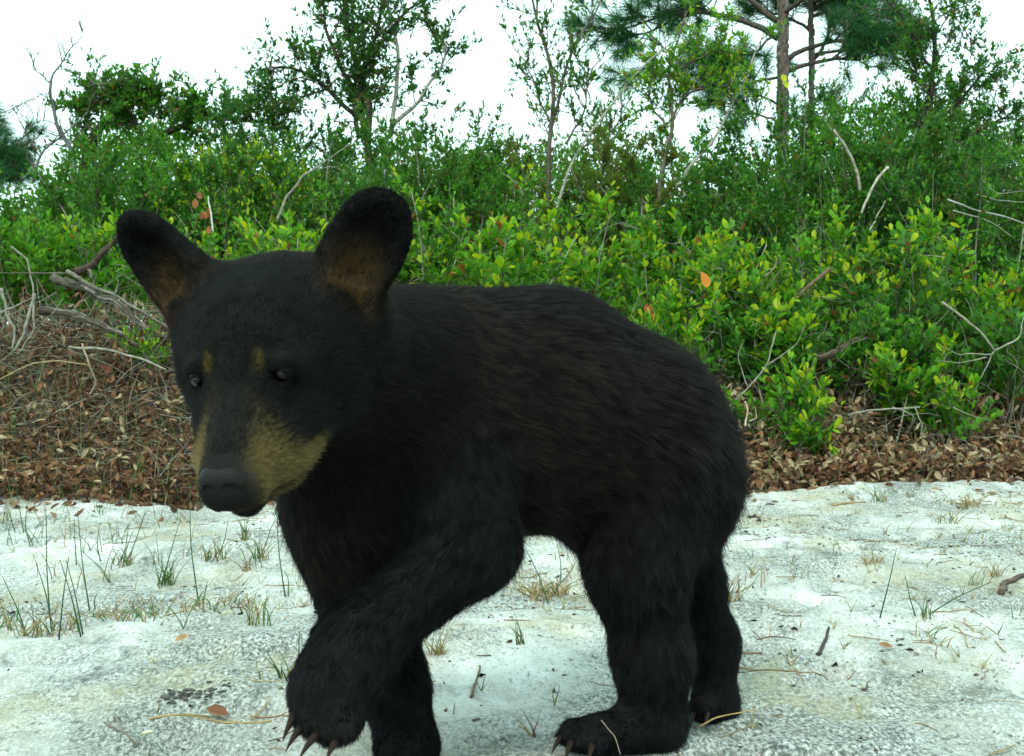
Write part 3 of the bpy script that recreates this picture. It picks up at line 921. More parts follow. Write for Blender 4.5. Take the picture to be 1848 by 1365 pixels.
def oval_shrub(label, px, Y, top, seed, width=.35, stems=8, pal='mid', tip='fresh', leaf=.049, n_obj=55, dens=1.0, group="oval leaved shrubs along the bank"):
    rng = np.random.default_rng(seed)
    X = (px - 924) / FPX * Y
    base = np.array([X, Y, gz(X, Y) - .02])
    h = CAMZ + (682.5 - top) / FPX * Y - base[2]
    leaf = leaf * rng.uniform(.88, 1.22); wid = rng.uniform(.85, 1.25)
    W = Buf(); Lv = Leaves()
    for k in range(stems):
        a = rng.uniform(0, 2 * np.pi); r = rng.uniform(.1, 1) * width
        hh = h * rng.uniform(.55, 1.0) if k else h * 1.0
        d = np.array([np.cos(a) * r, np.sin(a) * r * .8, hh])
        b0 = base + np.array([np.cos(a), np.sin(a), 0]) * width * .25 * rng.random()
        L_ = np.linalg.norm(d)
        P = wander(rng, b0, d, L_, 7, .10, .03)
        W.tube(P, np.linspace(.0055, .0018, 8), 5, lerp(TWIG, TWIG_PALE, rng.random()) if rng.random() < .6 else TWIG_DARK)
        Lv.twig(rng, P[-3:], int(13 * dens), leaf, pal, tip, 0, .8, .4)
        for q in range(int(7 * dens) + 1):
            t = rng.uniform(.28, .97); f = t * 7; i = min(int(f), 6); p = P[i] + (P[i + 1] - P[i]) * (f - i)
            ax = P[i + 1] - P[i]; ax /= np.linalg.norm(ax)
            dd = ax * .7 + rng.normal(size=3) * [.6, .6, .25] + [0, 0, .25]
            l = rng.uniform(.10, .24) * (1.2 - .5 * t)
            T = wander(rng, p, dd, l, 3, .18, .12)
            W.tube(T, [.0024, .0019, .0014, .0008], 4, lerp(TWIG, (.10, .14, .03), rng.random()), cap=False)
            Lv.twig(rng, T, int(rng.integers(9, 15)), leaf, pal if rng.random() < .75 else 'deep', tip if t > .5 else None, .1, .85, .35)
            if rng.random() < .3:      # bare dead twig among the leaves
                T3 = wander(rng, p, dd + rng.normal(size=3) * .8, l * 1.4, 5, .25, .0)
                W.tube(T3, np.linspace(.0022, .0008, 6), 3, lerp(TWIG, TWIG_PALE, rng.random()), cap=False)
            if rng.random() < .6:
                T2 = wander(rng, T[1], dd + rng.normal(size=3) * .6, l * .7, 2, .2, .1)
                W.tube(T2, [.0016, .0012, .0007], 3, TWIG, cap=False)
                Lv.twig(rng, T2, int(rng.integers(6, 10)), leaf * .9, pal, tip if t > .6 else None, .1, .85, .3)
    return finish_plant("oval_leaf_shrub", label, "shrub", group, base, W, Lv, LEAF_OVAL, n_obj, rng, .45, None, wid)

def fine_shrub(label, px, Y, top, seed, width=.5, stems=11, pal='deep', tip='mid', leaf=.035, upr=.12, name="fine_leaf_shrub", group="fine leaved bushes behind the oval leaved shrubs", bare=.0, twigs=13):
    rng = np.random.default_rng(seed)
    X = (px - 924) / FPX * Y
    base = np.array([X, Y, gz(X, Y) - .02])
    h = CAMZ + (682.5 - top) / FPX * Y - base[2]
    W = Buf(); Lv = Leaves()
    for k in range(stems):
        a = rng.uniform(0, 2 * np.pi); r = rng.uniform(.05, 1) * width
        hh = h * rng.uniform(.66, 1.0) if k else h
        d = np.array([np.cos(a) * r, np.sin(a) * r * .7, hh]); L_ = np.linalg.norm(d)
        P = wander(rng, base + np.array([np.cos(a), np.sin(a), 0]) * width * .3 * rng.random(), d, L_, 8, .09, .03)
        W.tube(P, np.linspace(.009, .002, 9), 5, lerp(TWIG, TWIG_PALE, rng.random()), cap=False)
        if rng.random() < bare: continue
        for q in range(twigs):
            t = rng.uniform(.22, 1) ** .8; f = t * 8; i = min(int(f), 7); p = P[i] + (P[i + 1] - P[i]) * (f - i)
            dd = (P[i + 1] - P[i]) / np.linalg.norm(P[i + 1] - P[i]) * .8 + rng.normal(size=3) * .45 + [0, 0, upr]
            l = rng.uniform(.16, .36) * (1.25 - .55 * t)
            T = wander(rng, p, dd, l, 4, .15, .10)
            W.tube(T, np.linspace(.003, .001, 5), 3, lerp(TWIG, TWIG_DARK, rng.random()), cap=False)
            for u in range(3):
                s = T[rng.integers(1, 4)]
                T2 = wander(rng, s, dd + rng.normal(size=3) * .7, l * rng.uniform(.35, .7), 3, .15, .15)
                Lv.twig(rng, T2, int(rng.integers(18, 28)), leaf, pal, tip, .0, .8, .3)
            Lv.twig(rng, T, 20, leaf, pal, tip, .2, .75, .25)
    return finish_plant(name, label, "bush", group, base, W, Lv, LEAF_SIMPLE, 0, rng, .5)

def pxpoly(pts, Y):
    return np.array([at(p[0], p[1], Y + (p[2] if len(p) > 2 else 0)) for p in pts])
def resample(P, n):
    d = np.concatenate([[0], np.cumsum(np.linalg.norm(np.diff(P, axis=0), axis=1))])
    t = np.linspace(0, d[-1], n)
    return np.stack([np.interp(t, d, P[:, k]) for k in range(3)], 1)
def smoothline(P, n=14, it=2, wob=0.0, rng=RNG):
    Q = resample(P, n)
    if wob:
        Q[1:-1] += rng.normal(size=Q[1:-1].shape) * wob
    for _ in range(it): Q[1:-1] = Q[1:-1] * .5 + (Q[:-2] + Q[2:]) * .25
    return Q

def sketch_tree(name, label, cat, group, Y, limbs, leaf=.045, pal='deep', tip='mid', seed=1, shape=LEAF_SIMPLE, bark=TWIG, tw=(.10, .28), lpt=(9, 15), spread=.85, wid=1.0, extra=None):
    """limbs: (pixel points, r0, r1, number of twigs, twig length, colour)."""
    rng = np.random.default_rng(seed)
    Lv = Leaves(); trunk = Buf(); woods = []
    first = True; origin = None
    for li, (pts, r0, r1, nt, tl, colr_) in enumerate(limbs):
        P = smoothline(pxpoly(pts, Y), 14, 2, .01 * (1 + Y / 12), rng)
        if first:
            z0 = gz(P[0, 0], P[0, 1]); origin = np.array([P[0, 0], P[0, 1], z0])
            P = np.vstack([[P[0, 0], P[0, 1], z0 - .05], P]) if P[0, 2] > z0 else P
        W = trunk if first else Buf()
        W.tube(P, np.linspace(r0, r1, len(P)), 8 if r0 > .03 else 6, colr_ or bark)
        first = False
        for q in range(int(nt * (1.35 if name == "wind_bent_oak" else 1.4 if nt > 8 else 1))):
            t = rng.uniform(.18, 1) if nt > 3 else rng.uniform(.6, 1)
            f = t * (len(P) - 1); i = min(int(f), len(P) - 2); p = P[i] + (P[i + 1] - P[i]) * (f - i)
            ax = (P[i + 1] - P[i]) / (np.linalg.norm(P[i + 1] - P[i]) + 1e-9)
            dd = ax * .5 + rng.normal(size=3) * .6 + [0, 0, .3]
            l = tl * rng.uniform(.5, 1.2)
            T = wander(rng, p, dd, l, 4, .2, .05)
            W.tube(T, np.linspace(.0045, .0015, 5) * (Y / 8), 4, bark, cap=False)
            for u in range(3):
                s = T[rng.integers(1, 5)]
                T2 = wander(rng, s, dd + rng.normal(size=3) * .7, l * rng.uniform(.3, .6), 3, .2, .1)
                W.tube(T2, np.linspace(.0022, .001, 4) * (Y / 8), 3, bark, cap=False)
                if lpt[1] > 0: Lv.twig(rng, T2, int(rng.integers(*lpt)), leaf, pal, tip, .1, spread, .3)
            if lpt[1] > 0: Lv.twig(rng, T, int(rng.integers(*lpt)), leaf, pal, tip, .3, spread, .2)
        if li: woods.append(W)
    o = empty(name, origin); tag(o, label, cat, group)
    t_ = trunk.build("trunk", M_BARK, o); t_.location = -Vector(origin)
    for W in woods:
        w = W.build("branch", M_BARK, o); w.location = -Vector(origin)
    if Lv.P:
        b = Buf(); Pq, Dq, Sq, Cq = Lv.get()
        add_leaves(b, shape, Pq, Dq, Sq, Cq, .5, wid, rng=rng)
        f = b.build("crown", M_LEAF, o, smooth=False); f.location = -Vector(origin); f["kind"] = "stuff"
    return o

def needles(buf, rng, P, D, n, length, w=.0032, cols=((.018, .085, .028), (.045, .16, .04))):
    """Brush of long needles round each shoot tip."""
    m = len(P)
    D = D / (np.linalg.norm(D, axis=1)[:, None] + 1e-9)
    Pq = np.repeat(P, n, 0); Dq = np.repeat(D, n, 0)
    back = rng.uniform(0, .11, (m * n, 1))
    dirs = Dq * rng.uniform(.35, 1.1, (m * n, 1)) + rng.normal(size=(m * n, 3)) * .55
    dirs /= np.linalg.norm(dirs, axis=1)[:, None]
    A = Pq - Dq * back
    L_ = length * rng.uniform(.6, 1.1, (m * n, 1))
    tipp = A + dirs * L_ + np.array([0, 0, -.12]) * L_
    side = np.cross(dirs, rng.normal(size=(m * n, 3))); side /= np.linalg.norm(side, axis=1)[:, None] + 1e-9
    V = np.stack([A - side * w / 2, A + side * w / 2, tipp + side * w * .15, tipp - side * w * .15], 1).reshape(-1, 3)
    q = (np.arange(m * n)[:, None] * 4 + np.arange(4)[None])
    C = np.repeat(lerp(*cols, rng.random(m * n)), 4, 0)
    buf.add(V, None, q, C)

def pine(label, px, Y, r, seed, limbs=(), height=9.0, auto=26, lean=0.0, base_py=None, zmin=1.6, tufts=7, bl=(1.0, 2.0)):
    """Trunk with whorls of branches; `limbs` are extra branches sketched where the photograph shows them."""
    rng = np.random.default_rng(seed)
    X = (px - 924) / FPX * Y
    z0 = gz(X, Y)
    o = empty("pine_tree", (X, Y, z0)); tag(o, label, "pine tree", "pines standing beyond the shrubs")
    zs = np.linspace(-.1, height, 40)
    TP = np.stack([X + lean * zs + rng.normal(size=40).cumsum() * .004, np.full(40, Y) + rng.normal(size=40).cumsum() * .004, z0 + zs], 1)
    TR = r * (1 - .75 * (zs.clip(0) / height)); TR[:2] *= 1.15
    tb = Buf(); tb.tube(TP, TR * (1 + rng.normal(size=40) * .03), 18, (.125, .095, .078))
    # bark plates standing proud of the trunk
    for k in range(700):
        z = rng.uniform(0, height * .75); a = rng.uniform(0, 2 * np.pi)
        i = int(np.interp(z, zs, np.arange(40))); c = TP[i] * 1.0; c[2] = z0 + z
        R_ = np.interp(z, zs, TR)
        n = np.array([np.cos(a), np.sin(a), 0]); t = np.array([-n[1], n[0], 0])
        cc = c + n * (R_ + .001); hw, hh = rng.uniform(.006, .012), rng.uniform(.02, .055)
        pts = [cc + t * hw * u * rng.uniform(.7, 1.1) + np.array([0, 0, hh * v * rng.uniform(.8, 1.1)]) for u, v in ((-1, -1), (1, -1), (1, 1), (-1, 1))]
        V = pts + [p_ * .75 + cc * .25 + n * .007 for p_ in pts]
        tb.add(V, None, [[4, 5, 6, 7], [0, 1, 5, 4], [1, 2, 6, 5], [2, 3, 7, 6], [3, 0, 4, 7]], lerp((.13, .10, .085), (.22, .185, .16), rng.random()))
    t_ = tb.build("trunk", M_BARK, o); t_.location = -o.location
    nb = Buf(); SP, SD = [], []
    def branch(P, r0, nt, spread=.45):
        nt = int(nt * 1.7); bb = Buf()
        bb.tube(P, np.linspace(r0, .006, len(P)), 6, (.10, .08, .065))
        for q in range(nt):
            t = rng.uniform(.35, 1); f = t * (len(P) - 1); i = min(int(f), len(P) - 2); p = P[i] + (P[i + 1] - P[i]) * (f - i)
            ax = (P[i + 1] - P[i]) / np.linalg.norm(P[i + 1] - P[i])
            T = wander(rng, p, ax + rng.normal(size=3) * [.7, .7, .35] + [0, 0, .25], spread * rng.uniform(.4, 1.1), 4, .18, .08)
            bb.tube(T, np.linspace(.007, .004, 5), 4, (.10, .075, .06), cap=False)
            SP.append(T[-1]); SD.append(T[-1] - T[-2])
            if rng.random() < .7:
                T2 = wander(rng, T[2], ax + rng.normal(size=3) * .6 + [0, 0, .3], spread * .4, 2, .1, .1)
                bb.tube(T2, [.005, .004, .0035], 4, (.10, .075, .06), cap=False)
                SP.append(T2[-1]); SD.append(T2[-1] - T2[-2])
        SP.append(P[-1]); SD.append(P[-1] - P[-2])
        b_ = bb.build("branch", M_BARK, o); b_.location = -o.location
    for (pts, r0, nt) in limbs:
        P = smoothline(pxpoly(pts, Y), 10, 1, .015, rng); branch(P, r0, nt)
    for k in range(auto):
        z = rng.uniform(zmin, height); a = rng.uniform(0, 2 * np.pi)
        L_ = rng.uniform(*bl) * (1.15 - z / height * .6)
        p = np.array([X + lean * z, Y, z0 + z])
        P = wander(rng, p, [np.cos(a), np.sin(a), .25], L_, 8, .10, .02)
        branch(P, .022, tufts)
    needles(nb, rng, np.array(SP), np.array(SD), 115, .19, .0045)
    n_ = nb.build("crown", M_NEEDLE, o, smooth=False); n_.location = -o.location; n_["kind"] = "stuff"
    return o

# ---- front row: oval leaved shrubs (label, px, distance, top py, seed, ...)
FRONT = [
    ("yellow tipped shrub growing just behind the cub's raised ear", 775, 5.9, 345, 11, dict(tip='fresh', stems=10)),
    ("tall yellowish shrub rising highest above the middle of the cub's back", 960, 6.1, 300, 12, dict(tip='fresh', width=.34, stems=12, leaf=.040)),
    ("bright shrub between the tallest one and the orange leaf, over the cub's shoulders", 870, 5.6, 405, 13, dict(stems=9)),
    ("slender shrub with red brown twigs leaning over the cub's back", 1075, 5.8, 390, 14, dict(width=.3, stems=9)),
    ("rounded green shrub topped with a yellow shoot, left of the orange leaf", 1190, 6.0, 392, 15, dict(stems=11, width=.3)),
    ("shrub carrying a single orange leaf above the cub's rump", 1300, 5.6, 420, 16, dict(stems=10)),
    ("low green shrub touching the slope of the cub's rump", 1215, 5.35, 545, 17, dict(stems=7, width=.22)),
    ("shrub with broad upright shoots in front of the dark pine gap", 1480, 5.9, 385, 18, dict(stems=11, leaf=.052)),
    ("bluish green shrub beside the thick fallen branch", 1590, 5.6, 430, 19, dict(stems=12, pal='deep', width=.34)),
    ("shrub with a row of round leaves on an arching shoot at right", 1700, 5.9, 400, 20, dict(stems=8, leaf=.058)),
    ("yellow green shrub cut by the right edge of the picture", 1835, 5.7, 445, 21, dict(stems=9)),
    ("short bright shrub under the fallen branch by the brown leaves", 1605, 5.25, 625, 22, dict(stems=6, width=.20, n_obj=35)),
    ("small shrub among dead twigs on the right bank", 1395, 5.35, 520, 23, dict(stems=8, width=.28)),
    ("broad leaved low plant filling the bank at the left edge", 70, 5.9, 410, 24, dict(stems=11, width=.42, leaf=.055, pal='mid', tip='mid')),
    ("leafy shrub between the left edge and the cub's lower ear", 190, 6.1, 395, 25, dict(stems=9, width=.3)),
    ("yellow green shrub seen between the cub's two ears", 420, 5.8, 385, 26, dict(stems=10, width=.32, leaf=.040)),
    ("mid green shrub touching the crown of the cub's head", 530, 5.5, 415, 27, dict(stems=9, width=.3)),
    ("shrub half hidden behind the cub's raised ear", 650, 5.9, 400, 28, dict(stems=9, width=.3)),
    ("tiny yellow sprig growing from the brown litter beside the cub's face", 265, 5.2, 625, 29, dict(stems=3, width=.06, n_obj=20, leaf=.035)),
    ("low sprig at the foot of the bank right of the cub's rump", 1400, 5.1, 670, 30, dict(stems=5, width=.16, n_obj=25)),
    ("yellowed low sprig beside the cub's hindquarters near the sand", 1440, 5.0, 775, 31, dict(stems=3, width=.12, n_obj=20)),
    ("dull green low shrub at the top of the leaf pile right of the cub's rump", 1350, 5.45, 590, 35, dict(stems=8, width=.26, pal='deep', tip='mid', n_obj=30)),
    ("dull low shrub filling the gap left of the short bright one", 1510, 5.4, 600, 36, dict(stems=9, width=.30, pal='deep', tip='mid', n_obj=30)),
    ("sprawling dull shrub between the two bright low ones on the right bank", 1660, 5.4, 590, 37, dict(stems=9, width=.32, pal='deep', tip='mid', n_obj=30)),
    ("dull green sprawling shrub low against the right edge", 1810, 5.4, 585, 38, dict(stems=9, width=.32, pal='deep', tip='mid', n_obj=30)),
    ("low round shrub just outside the picture beyond its left edge", -190, 5.8, 430, 33, dict(stems=10, width=.42, n_obj=0)),
    ("leafy shrub just outside the picture beyond its right edge", 2040, 5.8, 430, 34, dict(stems=10, width=.42, n_obj=0)),
    ("pale tipped sprigs on dead twigs above the right hand leaf pile", 1720, 5.15, 690, 32, dict(stems=5, width=.22, n_obj=25)),
]
for (lab, px, Y, top, seed, kw) in FRONT:
    oval_shrub(lab, px, Y, top, seed, **kw)

# ---- second row: fine leaved bushes
MID = [
    ("bushy dark shrub under the bare dead tree at far left", 60, 8.2, 345, 41, dict(width=.7, stems=12)),
    ("rounded bush climbing below the wind bent oak on the left", 190, 7.4, 255, 42, dict(width=.55, stems=14)),
    ("loose dark bush between the bent oak and the centre tree", 330, 7.8, 275, 43, dict(width=.6, stems=14, tip='mid')),
    ("dense low bush above the gap between the cub's ears", 450, 7.0, 285, 44, dict(width=.55, stems=14, tip='fresh')),
    ("dark mounded bush left of the centre tree's stems", 520, 8.2, 205, 45, dict(width=.6, stems=18, pal='dark', tip='deep', leaf=.03)),
    ("bush with pale bare stems in front of the centre tree", 640, 7.0, 265, 46, dict(width=.6, stems=13, bare=.25)),
    ("grey twigged bush right of the centre tree", 770, 7.4, 215, 47, dict(width=.5, stems=13, pal='deep', tip='olive')),
    ("feathery bush with rusty tips left of the slender tree", 880, 7.2, 260, 48, dict(width=.5, stems=13, tip='mid', bare=.2)),
    ("olive bush at the foot of the slender tree", 1000, 7.8, 225, 49, dict(width=.55, stems=13, pal='olive', tip='mid')),
    ("reddish tinged bush between slender tree and pine", 1110, 7.4, 225, 50, dict(width=.5, stems=14, pal='olive', tip='rust' if False else 'mid')),
    ("low feathery bush left of the pine trunk", 1210, 6.9, 330, 51, dict(width=.5, stems=14)),
    ("fine green bush right at the foot of the pine trunk", 1380, 7.6, 255, 52, dict(width=.6, stems=15)),
    ("dark hollow bush behind the white snapped stick", 1500, 7.4, 235, 53, dict(width=.6, stems=15, pal='deep', tip='mid', bare=.15)),
    ("tall shadowy bush right of the white snapped stick", 1630, 7.8, 165, 54, dict(width=.65, stems=18, pal='deep', tip='deep')),
    ("big dark bush with tangled grey twigs at right", 1750, 7.2, 235, 55, dict(width=.65, stems=17, pal='dark', tip='mid')),
    ("outermost bush against the right edge of the sky", 1850, 8.0, 260, 56, dict(width=.6, stems=14)),
    ("upright bushy crown standing close right of the pine trunk", 1500, 8.8, 110, 57, dict(width=.55, stems=18, pal='dark', tip='mid', leaf=.032)),
    ("high round bush reaching the sky near the right edge", 1700, 8.8, 115, 58, dict(width=.6, stems=20, pal='dark', tip='mid', leaf=.034)),
]
for (lab, px, Y, top, seed, kw) in MID:
    fine_shrub(lab, px, Y, top, seed, **kw)

# ---- small trees, sketched limb by limb
sketch_tree("small_tree", "open crowned tree of many thin stems rising above the cub's ears", "tree", "small trees against the sky", 8.4, [
    ([(668, 300), (660, 180), (640, 90), (615, -30)], .030, .014, 26, .38, TWIG_DARK),
    ([(655, 240), (650, 150), (680, 60), (700, -30)], .020, .010, 22, .36, TWIG_DARK),
    ([(705, 245), (712, 190), (722, 80), (700, 10), (690, -40)], .018, .009, 12, .32, TWIG_PALE),
    ([(706, 225), (760, 180), (790, 140), (808, 95), (800, 60)], .016, .006, 9, .26, TWIG_PALE),
    ([(660, 200), (620, 130), (590, 60), (575, -20)], .020, .008, 22, .34, TWIG_DARK),
    ([(650, 215), (590, 160), (540, 120), (500, 110), (478, 150)], .018, .006, 24, .30, TWIG_DARK),
    ([(590, 160), (540, 180), (505, 210)], .010, .005, 14, .28, TWIG_DARK),
    ([(700, 60), (750, 10), (790, -30)], .012, .006, 14, .30, TWIG_DARK),
    ([(790, 130), (815, 80), (770, 60)], .007, .003, 8, .20, TWIG),
    ([(650, 250), (645, 190), (660, 130)], .020, .012, 14, .20, TWIG_DARK),
], leaf=.055, pal='dark', tip='deep', seed=61, lpt=(7, 11))
sketch_tree("small_tree", "slender sparse tree left of the pine with upright sprays", "tree", "small trees against the sky", 7.8, [
    ([(990, 300), (1000, 180), (985, 90), (960, 0), (950, -60)], .018, .006, 18, .26, TWIG),
    ([(995, 230), (1020, 120), (1055, 50), (1090, -20)], .012, .005, 16, .26, TWIG),
    ([(990, 220), (965, 150), (948, 110)], .008, .003, 12, .24, TWIG),
    ([(1020, 260), (1060, 190), (1070, 120)], .009, .003, 14, .22, TWIG),
    ([(1030, 270), (1110, 240), (1130, 190)], .009, .003, 12, .22, TWIG),
], leaf=.036, pal='deep', tip='mid', seed=62, lpt=(7, 12), spread=.5)
sketch_tree("small_tree", "bright leaved leaning sapling just left of the pine trunk", "tree", "small trees against the sky", 7.0, [
    ([(1190, 330), (1215, 200), (1200, 120), (1240, 20)], .014, .005, 14, .22, TWIG),
    ([(1230, 330), (1290, 240), (1360, 130), (1380, 60)], .010, .003, 9, .18, TWIG_PALE),
    ([(1210, 220), (1250, 160), (1300, 150), (1330, 185)], .009, .003, 20, .20, TWIG),
    ([(1200, 140), (1270, 100), (1310, 70)], .007, .003, 10, .20, TWIG),
    ([(1200, 230), (1170, 170), (1180, 130)], .008, .003, 14, .20, TWIG),
], leaf=.042, pal='mid', tip='fresh', seed=63, lpt=(7, 12))
sketch_tree("leaning_branch_tree", "long bare pale stem leaning up to the right beneath the pine boughs", "sapling", None, 6.9, [
    ([(985, 440), (1040, 270), (1110, 180), (1165, 120), (1225, 70)], .010, .004, 4, .14, TWIG_PALE),
    ([(1110, 180), (1140, 150), (1180, 160)], .004, .002, 3, .12, TWIG_PALE),
], leaf=.035, pal='mid', tip='mid', seed=64, lpt=(4, 7))
sketch_tree("wind_bent_oak", "flat topped dark oak with its crown swept level at upper left", "tree", "small trees against the sky", 8.6, [
    ([(150, 330), (165, 245), (215, 195), (290, 180)], .040, .014, 34, .26, TWIG_DARK),
    ([(255, 250), (240, 200), (215, 185), (180, 185)], .022, .010, 26, .24, TWIG_DARK),
    ([(215, 195), (170, 190), (140, 200)], .014, .006, 22, .20, TWIG_DARK),
    ([(290, 215), (280, 175), (240, 175)], .014, .006, 18, .20, TWIG_DARK),
    ([(300, 240), (350, 215), (430, 215), (500, 225)], .022, .008, 40, .24, TWIG_DARK),
    ([(290, 205), (282, 172)], .008, .004, 2, .10, TWIG),
    ([(330, 235), (345, 205), (352, 190)], .010, .005, 12, .16, TWIG_DARK),
], leaf=.055, pal='deep', tip='mid', seed=65, lpt=(8, 13))
sketch_tree("tall_shrub_tree", "airy crowned tree with hanging vines at upper right", "tree", "small trees against the sky", 8.4, [
    ([(1660, 330), (1675, 200), (1690, 90), (1670, -20)], .030, .010, 22, .30, TWIG_DARK),
    ([(1690, 220), (1745, 170), (1780, 130), (1800, 150)], .014, .005, 24, .24, TWIG_DARK),
    ([(1690, 280), (1770, 230), (1830, 215)], .014, .005, 18, .24, TWIG_DARK),
    ([(1680, 120), (1640, 50), (1600, 0)], .010, .004, 14, .26, TWIG_DARK),
    ([(1690, 60), (1720, 20), (1745, 60), (1750, 110)], .006, .003, 12, .22, TWIG),
    ([(1700, 180), (1660, 150), (1640, 100)], .008, .003, 16, .24, TWIG),
], leaf=.048, pal='dark', tip='mid', seed=66, lpt=(7, 12))
sketch_tree("dead_tree", "leafless grey tree with crooked twigs against the sky at left", "dead tree", None, 8.0, [
    ([(132, 300), (125, 262), (100, 225), (92, 180), (92, 150)], .018, .010, 5, .20, (.12, .125, .12)),
    ([(92, 155), (105, 125), (125, 100), (138, 78), (150, 52)], .008, .0025, 6, .16, (.14, .15, .15)),
    ([(92, 150), (68, 130), (57, 118), (53, 96)], .006, .002, 4, .14, (.14, .15, .15)),
    ([(60, 330), (75, 285), (110, 245), (160, 200)], .010, .004, 8, .20, (.14, .14, .13)),
    ([(40, 325), (70, 270), (100, 250)], .006, .003, 6, .22, (.14, .14, .13)),
    ([(92, 170), (60, 175), (30, 195)], .0035, .0015, 6, .20, (.16, .17, .17)),
    ([(105, 125), (150, 135), (190, 160)], .0035, .0015, 6, .18, (.16, .17, .17)),
    ([(100, 225), (60, 215), (45, 240)], .004, .002, 5, .22, (.16, .17, .17)),
], seed=67, lpt=(0, 0))

pine("tall pine with a straight plated trunk right of the picture's centre", 1412, 11.0, .062, 71, limbs=(
    ([(1405, 70), (1330, 30), (1240, 20), (1160, 40), (1100, 60)], .030, 16),
    ([(1405, 40), (1350, -10), (1280, -30), (1200, -20)], .030, 16),
    ([(1240, 25), (1170, 60), (1130, 70)], .016, 6),
    ([(1200, 110), (1170, 120), (1145, 130)], .008, 3),
    ([(1420, 110), (1470, 80), (1530, 75), (1590, 80)], .026, 12),
    ([(1400, 215), (1360, 205), (1330, 215)], .012, 5),
    ([(1420, 130), (1500, 100), (1560, 110), (1620, 90)], .022, 12),
    ([(1404, 140), (1340, 150), (1290, 140)], .014, 7),
    ([(1404, 190), (1350, 160), (1300, 150)], .012, 5),
    ([(1420, 210), (1470, 220)], .012, 4),
    ([(1405, 60), (1370, 90), (1330, 110)], .014, 8)), auto=42, zmin=3.1)
pine("thinner pine standing close behind the tall pine on its right", 1466, 12.5, .034, 72, limbs=(
    ([(1466, 110), (1500, 60), (1510, 0)], .020, 8),
    ([(1466, 60), (1420, 30), (1380, 20)], .020, 8),
    ([(1466, 100), (1530, 90), (1600, 85)], .020, 10),
    ([(1466, 30), (1530, 10), (1570, 30)], .020, 10)), auto=24, zmin=3.2, bl=(.7, 1.3))
pine("distant pine whose bough pokes in at the left edge", -95, 14.0, .12, 73, limbs=(
    ([(-95, 300), (-40, 285), (0, 275), (25, 268)], .03, 9),
    ([(-95, 340), (-30, 330), (20, 320)], .03, 9)), auto=12, zmin=1.2, height=2.7, bl=(.6, 1.0))

# ---- undergrowth mass between the rows, and the woods far behind
def undergrowth():
    rng = np.random.default_rng(81); W = Buf(); Lv = Leaves()
    n = 4300
    X = rng.uniform(-5.2, 5.4, n); Yv = rng.uniform(5.72, 9.6, n)
    px = 924 + X / Yv * FPX
    tops = np.interp(px, [-400, 0, 90, 200, 420, 600, 800, 1000, 1200, 1280, 1400, 1550, 1700, 1850, 2400],
                     [380, 400, 350, 290, 290, 290, 290, 300, 310, 300, 270, 260, 240, 270, 260])
    Z0 = ground(X, Yv)
    hmax = CAMZ + (682.5 - tops) / FPX * Yv - Z0
    for i in range(n):
        front = np.clip((Yv[i] - 5.5) / 1.3, .25, 1)
        h = hmax[i] * rng.uniform(.35, 1.0) * front
        if h < .08: continue
        p = np.array([X[i], Yv[i], Z0[i]])
        P = wander(rng, p, [rng.normal() * .25, rng.normal() * .2, 1], h, 4, .12, .03)
        if i % 4 == 0: W.tube(P, np.linspace(.004, .0015, 5), 3, lerp(TWIG, TWIG_PALE if i % 3 else TWIG_DARK, rng.random()), cap=False)
        k = int(12 + 26 * h)
        r = rng.random()
        pal = 'deep' if r < .55 else ('mid' if r < .8 else ('dark' if r < .93 else 'olive'))
        for c in range(1 + int(h * 2)):
            s = P[rng.integers(1, 5)]
            T = wander(rng, s, [rng.normal() * .7, rng.normal() * .7, .6], rng.uniform(.1, .25), 3, .2, .1)
            Lv.twig(rng, T, int(rng.integers(14, 24)), .038, pal, 'mid', .0, .85, .3)
        Lv.twig(rng, P, 14, .030, pal, 'mid', .1, .8, .3)
    P, D, S, C = Lv.get()
    b = Buf(); add_leaves(b, LEAF_FLAT, P, D, S, C, .6, 1, rng=rng)
    # one object: leaves and stems of ground cover nobody could count
    me = Buf(); me.v = b.v + W.v; me.c = b.c + W.c; off = b.n
    me.t = b.t + [t + off for t in W.t]; me.q = b.q + [q + off for q in W.q]
    o = me.build("undergrowth", M_LEAF, None, smooth=False)
    tag(o, "tangle of small leaved scrub filling the bank between the bushes", "undergrowth", None, "stuff")
undergrowth()

